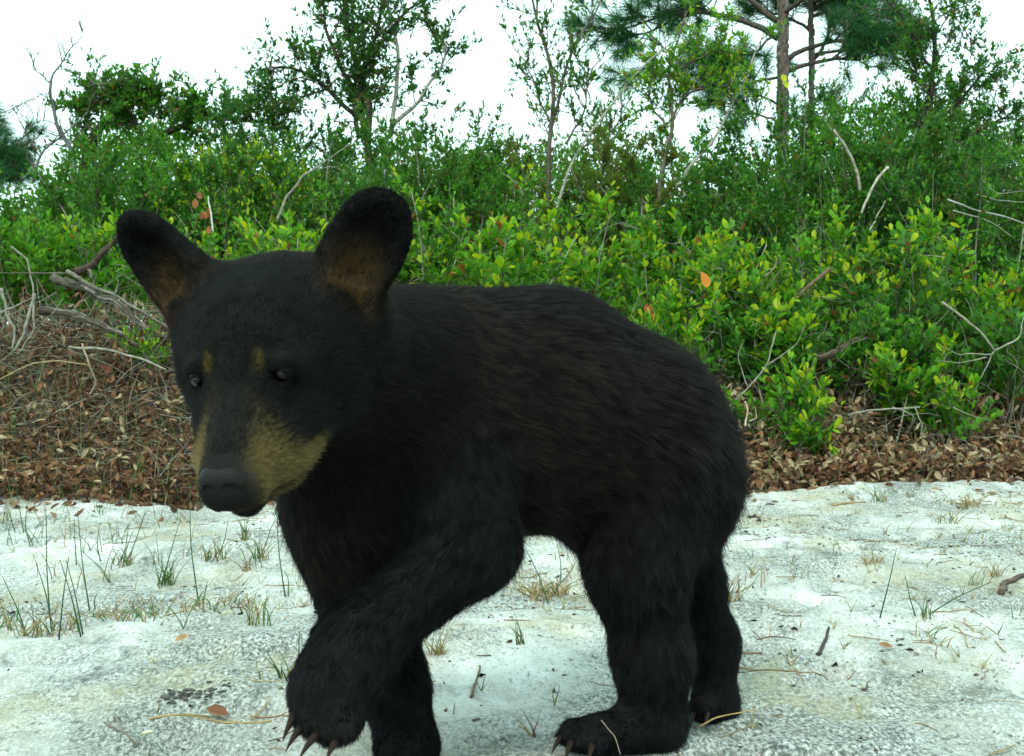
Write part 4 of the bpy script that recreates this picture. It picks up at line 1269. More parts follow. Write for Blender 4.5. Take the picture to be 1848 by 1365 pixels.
def thicket():
    """The unbroken wall of scrub that closes the view behind the separate bushes."""
    rng = np.random.default_rng(86); b = Buf(); W = Buf()
    kx = [-600, 60, 100, 140, 220, 300, 380, 450, 540, 620, 700, 790, 850, 900, 960, 1040, 1100, 1170, 1230, 1290, 1340, 1400, 1440, 1500, 1560, 1640, 1700, 1760, 1848, 2500]
    ky = [380, 385, 270, 200, 182, 190, 212, 220, 205, 228, 236, 200, 245, 225, 250, 215, 205, 225, 265, 285, 262, 255, 175, 135, 150, 130, 140, 195, 225, 240]
    pals = ['deep', 'mid', 'olive', 'deep', 'dark', 'mid', 'deep']
    for k in range(820):
        Yc = rng.uniform(8.4, 10.4); px = rng.uniform(-250, 2150)
        top = np.interp(px, kx, ky) + abs(rng.normal()) * 10
        X = (px - 924) / FPX * Yc; z0 = gz(X, Yc)
        zt = CAMZ + (682.5 - top) / FPX * Yc
        R_ = rng.uniform(.13, .26)
        u = rng.random() ** .75
        c = np.array([X, Yc, z0 + (zt - z0 - R_ * .8) * u])
        n = int(rng.integers(110, 190)); d = rng.normal(size=(n, 3)); d /= np.linalg.norm(d, axis=1)[:, None]
        P = c + d * R_ * rng.uniform(.25, 1.15, (n, 1)) * [1.15, 1, .9]
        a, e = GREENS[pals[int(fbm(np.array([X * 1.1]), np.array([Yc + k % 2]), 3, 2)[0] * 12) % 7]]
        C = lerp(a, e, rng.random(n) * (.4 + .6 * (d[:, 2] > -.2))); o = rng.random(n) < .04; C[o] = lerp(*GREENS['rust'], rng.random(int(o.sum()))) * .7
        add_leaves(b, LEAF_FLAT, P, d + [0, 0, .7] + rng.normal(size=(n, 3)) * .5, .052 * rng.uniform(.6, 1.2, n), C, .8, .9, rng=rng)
        if k % 3 == 0:
            T = wander(rng, c - [0, 0, R_], [rng.normal() * .4, rng.normal() * .3, 1], R_ * 2.4, 4, .15, .02)
            W.tube(T, np.linspace(.005, .0015, 5), 3, lerp(TWIG, TWIG_PALE, rng.random()), cap=False)
    me = Buf(); me.v = b.v + W.v; me.c = b.c + W.c; off = b.n
    me.t = b.t + [t + off for t in W.t]; me.q = b.q + [q + off for q in W.q]
    o = me.build("thicket", M_LEAF, None, smooth=False)
    tag(o, "dense leafy thicket closing the view behind the separate bushes", "thicket", None, "stuff")
thicket()

def far_woods():
    rng = np.random.default_rng(91); b = Buf()
    for k in range(60):
        X = -24 + k * .82 + rng.normal() * .5; Yv = rng.uniform(24, 34)
        px = 924 + X / Yv * FPX
        toppy = np.interp(px, [0, 100, 300, 800, 1200, 1300, 1848], [345, 330, 290, 300, 300, 285, 270]) + rng.normal() * 15
        h = max(1.5, CAMZ + (682.5 - toppy) / FPX * Yv)
        n = 900
        u = rng.normal(size=(n, 3)); u /= np.linalg.norm(u, axis=1)[:, None]
        rad = rng.uniform(.55, 1, (n, 1)) ** .5
        lump = 1 + .25 * np.sin(u[:, :1] * 5 + k) * np.cos(u[:, 2:] * 6 + k)
        P = np.array([X, Yv, h * .5]) + u * rad * lump * [1.3, 1.3, h * .52]
        a, c = (GREENS['dark'], GREENS['deep'])[k % 2]
        add_leaves(b, LEAF_FLAT, P, rng.normal(size=(n, 3)) + [0, 0, .5], .22, lerp(a, c, rng.random(n)), .8, rng=rng)
    o = b.build("far_woods", M_LEAF, None, smooth=False)
    tag(o, "low green woods glimpsed through gaps far behind the bushes", "woods", None, "stuff")
far_woods()
# ---------------------------------------------------------------- leaf litter, deadwood, grasses
DRYPAL = [((.135, .062, .032), (.25, .130, .064)), ((.060, .030, .018), (.12, .058, .032)), ((.26, .19, .11), (.38, .29, .18))]
def litter(label, x0, x1, zlo, depth, n, n_obj, weights, seed, size, hang):
    rng = np.random.default_rng(seed)
    X = rng.uniform(x0, x1, n); e = bank_edge(X)
    Yv = e + depth * rng.beta(1.0, 1.4, n) - .05 + rng.normal(size=n) * .02
    out = rng.random(n) < .045; Yv = np.where(out, e - rng.exponential(.11, n), Yv)
    Z = ground(X, Yv) + np.where(Yv < e - .04, .004, rng.uniform(0.0, .085, n) * (1 + hang * rng.random(n)))
    P = np.stack([X, Yv, Z], 1)
    D = rng.normal(size=(n, 3)) * [1, 1, .5]; D[:, 2] += hang * rng.choice([-.8, .3], n)
    k = rng.choice(3, n, p=weights)
    C = np.zeros((n, 3))
    for i in range(3):
        m = k == i; C[m] = lerp(*DRYPAL[i], rng.random(int(m.sum())))
    S = size * rng.uniform(.55, 1.2, n)
    org = np.array([(x0 + x1) / 2, float(bank_edge(np.array([(x0 + x1) / 2]))[0]) + .2, 0]); org[2] = gz(org[0], org[1])
    o = empty("leaf_pile", org); tag(o, label, "leaf litter", "dead leaves along the foot of the bank")
    vis = np.argsort(Yv - e + rng.random(n) * .9)[:n_obj]
    leaf_objects(o, DRYSET, P[vis], D[vis], S[vis] * 1.1, C[vis], .9, org, rng)
    keep = np.ones(n, bool); keep[vis] = False
    b = Buf(); add_leaves(b, LEAF_DRY, P[keep], D[keep], S[keep], C[keep], .9, 1.0, rng=rng)
    f = b.build("leaf_mass", M_DRY, o, smooth=False); f.location = -Vector(org); f["kind"] = "stuff"
litter("russet dead oak leaves heaped over the left bank behind the cub's face", -3.6, -.35, 0, 1.15, 10500, 230, [.42, .45, .13], 101, .042, .6)
litter("tan brown oval dead leaves piled along the right hand edge of the sand", .75, 3.8, 0, .66, 8500, 250, [.38, .22, .40], 102, .044, .8)
litter("dead leaves lying on the bank hidden mostly behind the cub's body", -.4, .8, 0, .7, 900, 30, [.5, .3, .2], 103, .040, .5)

def twig_mass():
    rng = np.random.default_rng(111); b = Buf()
    for i in range(2000):
        x = rng.uniform(-3.6, 3.8) if rng.random() < .6 else rng.uniform(-2.4, -.6); e = float(bank_edge(np.array([x]))[0])
        left = x < -.3
        y = e + rng.uniform(.02, 1.35 if left else 1.0) ** .6
        z = gz(x, y) + rng.uniform(0, .10)
        a = rng.uniform(0, 2 * np.pi); L_ = rng.uniform(.08, .42)
        P = wander(rng, [x, y, z], [np.cos(a), np.sin(a) * .6, rng.normal() * .45 + .1], L_, 5, .16, -.01)
        P[:, 2] = np.maximum(P[:, 2], ground(P[:, 0], P[:, 1]) + .002)
        r = rng.uniform(.0009, .0028)
        c = lerp((.20, .18, .14), (.34, .32, .26), rng.random()) if rng.random() < .35 else lerp(TWIG, (.20, .15, .10), rng.random())
        b.tube(P, np.linspace(r, r * .4, 6), 4, c, cap=False)
    o = b.build("twig_litter", M_BARK, None); tag(o, "grey and brown dead twigs strewn through the bank", "twigs", None, "stuff")
twig_mass()

def bank_grass():
    """Fine wiry dead and green grass over the lower bank."""
    rng = np.random.default_rng(121); n = 3000
    X = rng.uniform(-3.5, 3.8, n); e = bank_edge(X)
    keep = (X < -.2) | (rng.random(n) < .35); X = X[keep]; e = e[keep]; n = len(X)
    Yv = e + rng.uniform(-.04, .85, n); Z = ground(X, Yv) - .005
    a = rng.uniform(0, 2 * np.pi, n); le = rng.uniform(.10, .34, n); cur = rng.uniform(.1, .9, n)
    w = rng.uniform(.0009, .0020, n)
    t = np.linspace(0, 1, 5)
    d = np.stack([np.cos(a), np.sin(a) * .8, np.zeros(n)], 1)
    C = np.where((rng.random(n) < .45)[:, None], lerp((.05, .12, .02), (.10, .20, .035), rng.random(n)), lerp((.10, .075, .035), (.24, .19, .10), rng.random(n)))
    P = np.stack([X, Yv, Z], 1)[:, None] + d[:, None] * (cur * le)[:, None, None] * (t ** 1.7)[None, :, None]
    P[..., 2] += le[:, None] * (t - .45 * cur[:, None] * t ** 2)[...]
    side = np.stack([np.ones(n), np.zeros(n), np.zeros(n)], 1)[:, None] * w[:, None, None] * (1.05 - t)[None, :, None]
    V = np.stack([P - side, P + side], 2).reshape(-1, 3)
    base = (np.arange(n) * 10)[:, None, None]
    q = np.stack([[2 * i, 2 * i + 1, 2 * i + 3, 2 * i + 2] for i in range(4)])[None] + base
    b = Buf(); b.add(V, None, q.reshape(-1, 4), np.repeat(C, 10, 0))
    o = b.build("bank_grass", M_GRASS, None, smooth=True); tag(o, "wiry green and straw grass threading the dead leaves of the bank", "grass", None, "stuff")
bank_grass()

def bank_brush():
    """Dead upright brush with withered leaves still hanging on it, thick over the foot of the bank."""
    rng = np.random.default_rng(126); W = Buf(); P_, D_, S_, C_ = [], [], [], []
    for i in range(1200):
        x = rng.uniform(-3.5, 3.8); e = float(bank_edge(np.array([x]))[0]); left = x < -.2
        y = e + rng.uniform(.04, 1.25 if left else .75)
        h = rng.uniform(.08, .26) * (1.1 if left else .9)
        P = wander(rng, [x, y, gz(x, y) - .01], [rng.normal() * .6, rng.normal() * .5 - .2, 1], h, 5, .28, -.04)
        W.tube(P, np.linspace(.0022, .0008, 6), 4, lerp((.10, .08, .06), (.28, .26, .21), rng.random()), cap=False)
        for q in range(2):
            T = wander(rng, P[rng.integers(2, 5)], rng.normal(size=3) + [0, 0, .2], h * .5, 3, .3, 0)
            W.tube(T, [.0013, .0011, .0009, .0006], 3, lerp((.10, .08, .06), (.26, .24, .2), rng.random()), cap=False)
            if rng.random() < (.85 if left else .85):
                n = rng.integers(3, 7); t = T[rng.integers(1, 4, n)]
                P_.append(t); D_.append(rng.normal(size=(n, 3)) * [.6, .6, .3] + [0, -.1, -.9]); S_.append(rng.uniform(.022, .048, n))
                k = rng.choice(3, p=[.45, .35, .2] if left else [.35, .2, .45]); C_.append(lerp(*DRYPAL[k], rng.random(n)))
    b = Buf(); add_leaves(b, LEAF_DRY, np.vstack(P_), np.vstack(D_), np.concatenate(S_), np.vstack(C_), .9, .9, rng=rng)
    me = Buf(); me.v = b.v + W.v; me.c = b.c + W.c; off = b.n
    me.t = b.t + [t + off for t in W.t]; me.q = b.q + [q + off for q in W.q]
    o = me.build("dead_brush", M_DRY, None, smooth=False)
    tag(o, "dead upright brush with withered brown leaves hanging along the verge", "brush", None, "stuff")
bank_brush()

def sand_grass():
    """Thin single blades sprinkled over the sand, denser on the left."""
    rng = np.random.default_rng(128); b = Buf()
    for i in range(260):
        left = rng.random() < .68
        x = rng.uniform(-2.0, -.25) if left else rng.uniform(.2, 2.2)
        y = rng.uniform(2.2, float(bank_edge(np.array([x]))[0]))
        if fbm(np.array([x * 1.5]), np.array([y * 2.0]), 66, 2)[0] < .42: continue
        for q in range(int(rng.integers(1, 6))):
            p = [x + rng.normal() * .012, y + rng.normal() * .012, 0]; p[2] = gz(p[0], p[1]) - .003
            g_ = rng.random() < .55
            c = lerp((.03, .10, .03), (.08, .19, .045), rng.random()) if g_ else lerp((.16, .10, .04), (.36, .27, .12), rng.random())
            blade(b, rng, p, rng.normal(size=2) * .45, rng.uniform(.02, .12 if left else .07), .0010, c, rng.random())
    o = b.build("sand_grass", M_GRASS, None); tag(o, "thin sparse grass blades sprinkled over the sand", "grass", None, "stuff")

def sand_debris():
    """Chips, needles, rootlets and crumbs too many to count, lying on the sand."""
    rng = np.random.default_rng(131); b = Buf()
    n = 9000
    X = rng.uniform(-2.2, 2.5, n); Yv = .95 + 3.75 * rng.random(n) ** .6
    cl = fbm(X * 1.6, Yv * 2.4, 55, 3); keep = (rng.random(n) < np.clip((cl - .36) * 4.0, .05, 1)) & (Yv < bank_edge(X) + .05)
    X = X[keep]; Yv = Yv[keep]
    for x, y in zip(X, Yv):
        z = gz(x, y); r = rng.random(); a = rng.uniform(0, 2 * np.pi)
        if r < .25:      # rootlet or pine needle
            L_ = rng.uniform(.015, .085)
            P = wander(rng, [x, y, z + .002], [np.cos(a), np.sin(a), .05], L_, 3, .12, 0)
            P[:, 2] = ground(P[:, 0], P[:, 1]) + .0015 + rng.random() * .004
            b.tube(P, np.array([.0009, .0009, .0008, .0005]) * rng.uniform(.6, 1.5), 3, lerp((.10, .055, .03), (.34, .25, .13), rng.random()), cap=False)
        elif r < .86:    # crumb or chip
            s = rng.uniform(.0015, .005); V = np.array([x, y, z + s * .3]) + rng.normal(size=(5, 3)) * [s, s, s * .5]
            b.add(V, [[0, 1, 2], [0, 2, 3], [0, 3, 4], [1, 2, 3], [1, 3, 4]], None, lerp((.025, .022, .018), (.16, .12, .07), rng.random() ** 1.5))
        else:            # grass stubble
            for q in range(3):
                L_ = rng.uniform(.012, .035)
                P = wander(rng, [x, y, z], [rng.normal() * .6, rng.normal() * .6, 1], L_, 2, .1, 0)
                b.tube(P, [.0010, .0008, .0003], 3, lerp((.10, .12, .04), (.38, .30, .14), rng.random()), cap=False)
    o = b.build("sand_debris", M_BARK, None, smooth=False); tag(o, "crumbs, needles and rootlets scattered over the pale sand", "debris", None, "stuff")
sand_debris()

# ---- countable grasses on the sand
def blade(b, rng, p, lean, h, w, col, curve=.3):
    t = np.linspace(0, 1, 7)
    P = np.asarray(p) + np.stack([lean[0] * h * (t * .4 + t ** 2 * .6), lean[1] * h * (t * .4 + t ** 2 * .6), h * (t - curve * .3 * t ** 2)], 1)
    b.tube(P, w * (1.05 - t ** 1.4), 4, col, cap=False)

sand_grass()

def tuft(label, px, py, n, h, seed, green=.5, spread=.4, w=.0013, rad=.02, name="grass_tuft", group="grass tufts on the sand"):
    rng = np.random.default_rng(seed); g = on_ground(px, py)
    b = Buf()
    for i in range(n):
        a = rng.uniform(0, 2 * np.pi); r = rad * rng.random() ** .5
        p = g + [np.cos(a) * r, np.sin(a) * r, 0]; p[2] = gz(p[0], p[1]) - .003
        c = lerp((.035, .11, .025), (.09, .21, .045), rng.random()) if rng.random() < green else lerp((.20, .12, .045), (.42, .32, .14), rng.random())
        blade(b, rng, p, rng.normal(size=2) * spread, h * rng.uniform(.35, 1.1), w * rng.uniform(.7, 1.2), c, rng.uniform(0, 1))
    me = b.mesh(name); me.materials.append(M_GRASS)
    o = link(name, me); V = -Vector(g); me.transform(Matrix.Translation(V)); o.location = g
    tag(o, label, "grass", group)
TUFTS = [
    ("straw coloured matted tuft between the cub's front and hind legs", 985, 1075, 90, .055, .12, .9, .05),
    ("golden dry tuft poking out behind the cub's raised forearm", 790, 1182, 22, .045, .10, .4, .012),
    ("dry yellowish tuft against the cub's rear leg", 1305, 1085, 50, .085, .25, .5, .035),
    ("green edged tuft near the foot of the left bank under the cub's chin", 440, 975, 18, .09, .6, .3, .015),
    ("brown and green tuft left of the stem in front of the cub's muzzle", 385, 1010, 30, .075, .5, .5, .03),
    ("bright green tuft in the middle of the left sand", 300, 1055, 26, .085, .85, .35, .018),
    ("green tuft with blades leaning right beneath the cub's chin", 470, 1010, 20, .08, .7, .45, .02),
    ("dark stubbly tuft with several short stiff blades left of the cub's forearm", 468, 1130, 16, .075, .6, .25, .022),
    ("reddish stubble beside the tuft of leaning blades near the left bank", 215, 1022, 26, .06, .35, .45, .03),
    ("small brown stubble standing alone left of the cub's chest", 445, 1028, 12, .04, .1, .4, .012),
    ("low grassy cushion on the hump at left", 250, 1110, 120, .035, .35, .8, .10),
    ("second low dry cushion right of the grassy hump", 400, 1095, 70, .04, .3, .8, .07),
    ("mixed brown tuft round the foot of the tall stems at far left", 95, 1150, 50, .075, .35, .6, .06),
    ("short tuft at the bottom edge of the left bank by the frame edge", 20, 1140, 25, .06, .4, .5, .04),
    ("thin tuft with blades crossing on the crest of the sand at right", 1590, 905, 26, .09, .55, .6, .025),
    ("fuzzy reddish brown tuft on the crest right of the green one", 1748, 915, 60, .06, .08, .8, .04),
    ("spiky low tuft below the fuzzy brown one", 1706, 942, 26, .06, .35, .9, .04),
    ("small dry tuft on the white sand below the crest", 1572, 1018, 20, .05, .2, .6, .02),
    ("straw tuft near the dark stick at the right edge", 1790, 1040, 16, .055, .3, .8, .02),
    ("short green tuft beside the pair of thin green stems at right", 1668, 1118, 14, .05, .8, .4, .015),
    ("scrubby green tuft on a dark patch of sand at right", 1680, 1160, 22, .03, .5, .8, .03),
    ("sparse reddish shoots between dark patches of the right sand", 1365, 1045, 14, .06, .1, .7, .03),
    ("tiny dark sprout alone on bright sand at right", 1597, 965, 5, .035, .1, .3, .004),
    ("grey green sprout with two crossed blades near the bottom left", 510, 1225, 8, .05, .6, .6, .012),
    ("leaning pale sprout in front of the cub's hind paw", 965, 1330, 5, .05, .3, .6, .006),
    ("thin upright green sprout in the sand left of the cub's hind leg", 940, 1165, 7, .07, .8, .35, .008),
]
for i, (lab, px, py, n, h, g_, sp, rad) in enumerate(TUFTS):
    tuft(lab, px, py, n, h, 200 + i, g_, sp, .0012, rad)

def rush(label, stems, seed, w=.0016):
    rng = np.random.default_rng(seed); g0 = on_ground(*stems[0][0])
    o = empty("rush_clump", g0); tag(o, label, "rush", "thin green rushes on the sand")
    for (bp_, tp_) in stems:
        g = on_ground(*bp_); T = at(tp_[0], tp_[1], g[1] + rng.normal() * .02)
        P = smoothline(np.array([g - [0, 0, .004], (g + T) / 2 + rng.normal(size=3) * .004, T]), 9, 1)
        b = Buf(); b.tube(P, w * np.linspace(1, .35, 9), 5, lerp((.018, .070, .030), (.045, .12, .035), rng.random()), cap=True)
        s = b.build("stem", M_GRASS, o); s.location = -Vector(g0)
RUSH = [
    ("tall dark stem pair standing left of the tufts at left", [((162, 1104), (140, 919)), ((172, 1100), (176, 1070))]),
    ("tallest single stem rising right in front of the cub's muzzle", [((358, 1084), (343, 872)), ((366, 1084), (374, 1050))]),
    ("single stem standing just before the cub's chest", [((515, 1082), (499, 915)), ((520, 1080), (512, 1030))]),
    ("straight stem reaching up beside the left frame edge", [((90, 1112), (84, 935))]),
    ("fan of crossing stems at the lower left", [((106, 1155), (124, 1005)), ((147, 1152), (108, 1010)), ((150, 1150), (119, 1010)), ((45, 1138), (4, 1040)), ((95, 1150), (60, 1000))]),
    ("stems in front of the leaf bank at far left", [((43, 962), (27, 860)), ((46, 962), (52, 905)), ((60, 955), (88, 930)), ((28, 962), (10, 900))]),
    ("leaning pair of stems in the middle of the left sand", [((290, 1058), (326, 935)), ((284, 1058), (292, 1000)), ((296, 1058), (305, 1020))]),
    ("stems leaning right from the reddish stubble", [((226, 1020), (263, 920)), ((212, 1020), (232, 950)), ((220, 1022), (240, 960))]),
    ("slim upright stem near the raised paw", [((539, 1200), (540, 1140))]),
    ("two close stems rising behind the cub's chin", [((395, 1000), (412, 938)), ((478, 985), (500, 930))]),
    ("curved stem at right bending towards the pair", [((1653, 1118), (1634, 1040))]),
    ("straight stem leaning right at right of the cub", [((1587, 1116), (1618, 990))]),
    ("stem fallen almost flat with yellow head at right", [((1672, 1110), (1790, 1050)), ((1668, 1118), (1680, 1078))]),
    ("two thin stems under the cub's belly", [((990, 1090), (948, 990)), ((1012, 1055), (1005, 980)), ((1012, 1052), (1045, 1000))]),
    ("thin stems beside the cub's forearm at bottom left", [((520, 1230), (508, 1208)), ((528, 1215), (552, 1190))]),
    ("short stem pair far left on the bright sand", [((138, 1020), (134, 935)), ((182, 1015), (180, 945))]),
]
for i, (lab, st_) in enumerate(RUSH): rush(lab, st_, 300 + i)

# ---- sticks and deadwood
def stick(name, label, cat, pts, Y, r0, r1, col, seed, twigs=(), knots=0, group=None, sides=8, plates=0):
    """pts: pixel points at distance Y (Y None: laid on the ground)."""
    rng = np.random.default_rng(seed)
    P = np.array([on_ground(*p[:2]) for p in pts]) if Y is None else pxpoly(pts, Y)
    P = smoothline(P, max(10, 6 * len(pts)), 2, r0 * .45, rng)
    if Y is None: P[:, 2] = ground(P[:, 0], P[:, 1]) + r0 * .6
    R = np.linspace(r0, r1, len(P)) * (1 + rng.normal(size=len(P)) * .05)
    b = Buf(); b.tube(P, R, sides, col)
    for _ in range(plates):      # split grain ridges along weathered wood
        i = rng.integers(0, len(P) - 6); j = min(len(P), i + int(rng.integers(5, 14))); a = rng.uniform(0, 2 * np.pi)
        off = np.array([0, np.cos(a), np.sin(a)]) * R[i:j, None] * rng.uniform(.85, 1.25)
        b.tube(P[i:j] + off + rng.normal(size=(j - i, 3)) * r0 * .05, np.linspace(1, .3, j - i) * r0 * rng.uniform(.07, .2), 4, lerp(col, (.34, .31, .25), rng.random()) * rng.uniform(.35, 1))
    for k in range(knots):
        i = rng.integers(1, len(P) - 1); d = rng.normal(size=3); d /= np.linalg.norm(d)
        b.tube([P[i], P[i] + d * R[i] * 1.8], [R[i] * .5, R[i] * .2], 5, col)
    org = P[0]
    o = empty(name, org); tag(o, label, cat, group)
    s = b.build("stem", M_BARK, o); s.location = -Vector(org)
    for (tp, r) in twigs:
        T = np.array([on_ground(*p[:2]) + [0, 0, r] for p in tp]) if Y is None else pxpoly(tp, Y)
        T = smoothline(T, max(6, 4 * len(tp)), 1, r * .8, rng)
        c = Buf(); c.tube(T, np.linspace(r, r * .35, len(T)), 5, lerp(col, TWIG_PALE, .3)); q = c.build("twig", M_BARK, o); q.location = -Vector(org)
    return o
PALE = (.215, .20, .16); GREYW = (.20, .18, .15); DARKW = (.055, .038, .028); BROWNW = (.13, .085, .055)
stick("gnarled_branch", "dark gnarled branch rising from the weathered log to the cub's left ear", "branch", [(138, 492), (165, 478), (188, 455), (215, 425)], 5.3, .019, .009, DARKW, 401,
      [([(160, 485), (170, 505), (165, 520)], .010), ([(150, 490), (120, 495), (60, 492), (0, 492)], .005)], 4)
stick("weathered_log", "grey split log lying slantwise on the left bank", "log", [(95, 500), (150, 522), (205, 545), (260, 590), (300, 610)], 5.25, .019, .008, (.085, .072, .055), 402, [([(120, 490), (200, 530), (300, 590), (330, 600)], .010), ([(205, 545), (212, 520), (213, 505)], .006)], 2, None, 12, 60)
stick("fallen_log", "darker half buried log below the slanting one on the left bank", "log", [(70, 560), (130, 565), (190, 590), (250, 625)], 5.1, .017, .008, (.06, .046, .034), 403, [([(130, 560), (150, 575), (165, 580)], .006)], 2, None, 12, 50)
stick("curved_root", "pale root curving down over the leaves near the left edge", "root", [(62, 530), (50, 575), (40, 610), (24, 635)], 5.0, .008, .005, PALE, 404, [([(58, 545), (65, 590), (30, 640)], .005)])
stick("curved_root", "second pale root left of the curved one at the picture's edge", "root", [(2, 520), (12, 570), (28, 590), (22, 630)], 5.0, .007, .004, PALE, 405, [([(0, 565), (25, 555), (60, 535)], .0045)])
stick("dead_stick", "thin bare stick arching above the left bank", "stick", [(20, 445), (50, 470), (60, 520), (62, 560)], 5.15, .004, .003, PALE, 406)
stick("dead_stick", "slender horizontal vine across the brown leaves at left", "vine", [(0, 685), (60, 655), (110, 652), (165, 660)], 4.85, .0035, .0025, (.24, .19, .11), 407)
stick("dead_stick", "bleached stick sloping down towards the cub's cheek", "stick", [(125, 626), (200, 632), (260, 650), (300, 668)], 4.95, .006, .004, PALE, 408)
stick("dead_stick", "forked brown twig hanging down the middle of the left leaf bank", "stick", [(148, 620), (165, 670), (175, 690), (162, 712)], 4.85, .004, .003, (.26, .20, .14), 409)
stick("bare_stem", "bent pale branch rising to the right between the cub's ears", "branch", [(500, 400), (515, 360), (545, 320), (580, 300)], 6.2, .008, .004, PALE, 410, [([(545, 318), (590, 290), (640, 255)], .004), ([(560, 310), (600, 300), (625, 310)], .003)])
stick("snapped_stick", "broken white stick leaning left of the far right bushes", "stick", [(1555, 385), (1566, 355), (1582, 325), (1603, 302)], 6.4, .006, .008, (.40, .36, .28), 411, [([(1566, 420), (1582, 395), (1598, 362)], .005)], 1)
stick("bare_stem", "grey curving sapling left of the broken white stick", "branch", [(1505, 235), (1530, 270), (1548, 310), (1552, 345)], 6.9, .007, .009, (.26, .23, .18), 412)
stick("bare_stem", "thin dark stem standing before the tall yellowish shrub", "branch", [(1010, 470), (1016, 440), (1024, 415)], 5.5, .004, .003, DARKW, 413)
stick("fallen_branch", "thick brown broken branch sloping up through the right shrubs", "branch", [(1400, 672), (1450, 655), (1500, 640), (1550, 612), (1590, 600)], 5.35, .020, .009, (.09, .06, .04), 414,
      [([(1420, 668), (1370, 675), (1330, 700), (1300, 720)], .008), ([(1440, 655), (1450, 620), (1456, 590)], .005), ([(1455, 662), (1462, 690), (1455, 705)], .005)], 4, None, 10, 34)
stick("fallen_branch", "upper slanting branch above the thick broken one", "branch", [(1400, 580), (1430, 545), (1465, 510), (1500, 485)], 5.4, .011, .008, BROWNW, 415, [([(1380, 500), (1400, 480), (1405, 460)], .005)], 2)
stick("dead_twig_spray", "spray of pale forked twigs at the right edge above the leaf pile", "twigs", [(1700, 545), (1740, 575), (1772, 600), (1795, 633)], 5.1, .005, .004, PALE, 416,
      [([(1795, 633), (1840, 610), (1850, 560)], .004), ([(1790, 640), (1730, 640), (1700, 625)], .003), ([(1795, 633), (1765, 690), (1760, 710)], .003), ([(1780, 645), (1730, 655), (1690, 650)], .003)])
stick("dead_twig_spray", "pale twigs lying on top of the right hand leaf pile", "twigs", [(1530, 750), (1570, 740), (1620, 738), (1660, 735)], 4.98, .004, .003, PALE, 417,
      [([(1610, 735), (1650, 748), (1645, 765)], .003), ([(1650, 735), (1665, 765), (1660, 790)], .003), ([(1720, 735), (1750, 750), (1790, 760)], .0025)])
stick("dead_twig_spray", "bleached twigs beside the cub's rump over the bank", "twigs", [(1310, 740), (1350, 700), (1385, 660), (1400, 600)], 5.05, .004, .0025, PALE, 418, [([(1350, 700), (1330, 640), (1340, 620)], .0025), ([(1385, 660), (1440, 620), (1450, 590)], .0025)])
stick("dead_twig_spray", "curled pale rootlets right behind the cub's haunch", "twigs", [(1345, 770), (1350, 740), (1345, 725)], 4.95, .004, .003, (.45, .36, .26), 419, [([(1352, 760), (1366, 755), (1362, 735)], .003)])
stick("dead_twig_spray", "silvery bare twigs tangled in the dark bush at upper right", "twigs", [(1710, 360), (1760, 380), (1810, 390), (1850, 405)], 6.8, .006, .004, (.34, .33, .30), 420, [([(1740, 345), (1790, 360), (1848, 365)], .004), ([(1720, 380), (1780, 395), (1830, 430)], .004), ([(1770, 325), (1800, 350), (1848, 345)], .003)])
# on the sand
stick("sand_stick", "short dark stick lying slanted below the cub's belly", "stick", [(850, 1262), (856, 1240), (866, 1206)], None, .0022, .0014, BROWNW, 430, group="sticks on the sand")
stick("sand_stick", "charred black stick standing out on the right sand", "stick", [(1476, 1185), (1486, 1160), (1496, 1136)], None, .0035, .0022, (.05, .045, .045), 431, group="sticks on the sand")
stick("sand_stick", "dark curved branch end at the right frame edge", "stick", [(1806, 1075), (1812, 1058), (1850, 1042), (1880, 1035)], None, .0075, .005, (.10, .07, .055), 432, group="sticks on the sand")
stick("sand_stick", "pair of straw coloured stalks at the bottom left", "stalks", [(270, 1303), (370, 1300), (490, 1306)], None, .0016, .001, (.36, .26, .11), 433, [([(335, 1290), (390, 1300), (440, 1308)], .0012)], group="sticks on the sand")
stick("sand_stick", "straight reddish twig at the bottom left beside the raised paw", "stick", [(452, 1296), (500, 1297), (560, 1298)], None, .0012, .001, (.24, .15, .08), 434, group="sticks on the sand")
stick("sand_stick", "forked grey twig at the lower left corner", "stick", [(195, 1312), (215, 1325), (245, 1345)], None, .0020, .0012, (.16, .13, .11), 435, [([(208, 1295), (216, 1312), (228, 1330)], .0014)], group="sticks on the sand")
stick("sand_stick", "long thin root running behind the far hind paw", "root", [(1325, 1206), (1400, 1212), (1460, 1218), (1540, 1226)], None, .0016, .0010, (.22, .16, .10), 436, group="sticks on the sand")
stick("sand_stick", "short brown stick beside the far hind leg", "stick", [(1330, 1180), (1350, 1182), (1375, 1181)], None, .0022, .0015, (.22, .14, .09), 437, group="sticks on the sand")
stick("sand_stick", "straw stalk slanting across the right sand", "stalk", [(1740, 1118), (1775, 1150), (1815, 1180)], None, .0018, .0012, (.30, .24, .13), 438, group="sticks on the sand")
stick("sand_stick", "shorter straw stalk left of the slanting one", "stalk", [(1722, 1130), (1740, 1152), (1760, 1172)], None, .0014, .0010, (.30, .24, .13), 439, group="sticks on the sand")
stick("sand_stick", "brown twig on the crest of the bright sand at right", "stick", [(1500, 912), (1530, 910), (1562, 908)], None, .0045, .003, (.24, .16, .09), 440, group="sticks on the sand")
stick("sand_stick", "dark knot of wood beside the cub's rump on the bright sand", "stick", [(1352, 936), (1362, 932), (1372, 942)], None, .006, .004, (.06, .05, .045), 441, group="sticks on the sand")
stick("sand_stick", "long faint stem lying across the sand behind the tall rush", "stalk", [(185, 985), (260, 972), (330, 965)], None, .0014, .001, (.22, .16, .11), 442, group="sticks on the sand")
stick("sand_stick", "thin twig resting on the sand beneath the cub's chin", "stick", [(380, 944), (430, 940), (480, 936)], None, .0016, .001, (.20, .13, .08), 443, group="sticks on the sand")
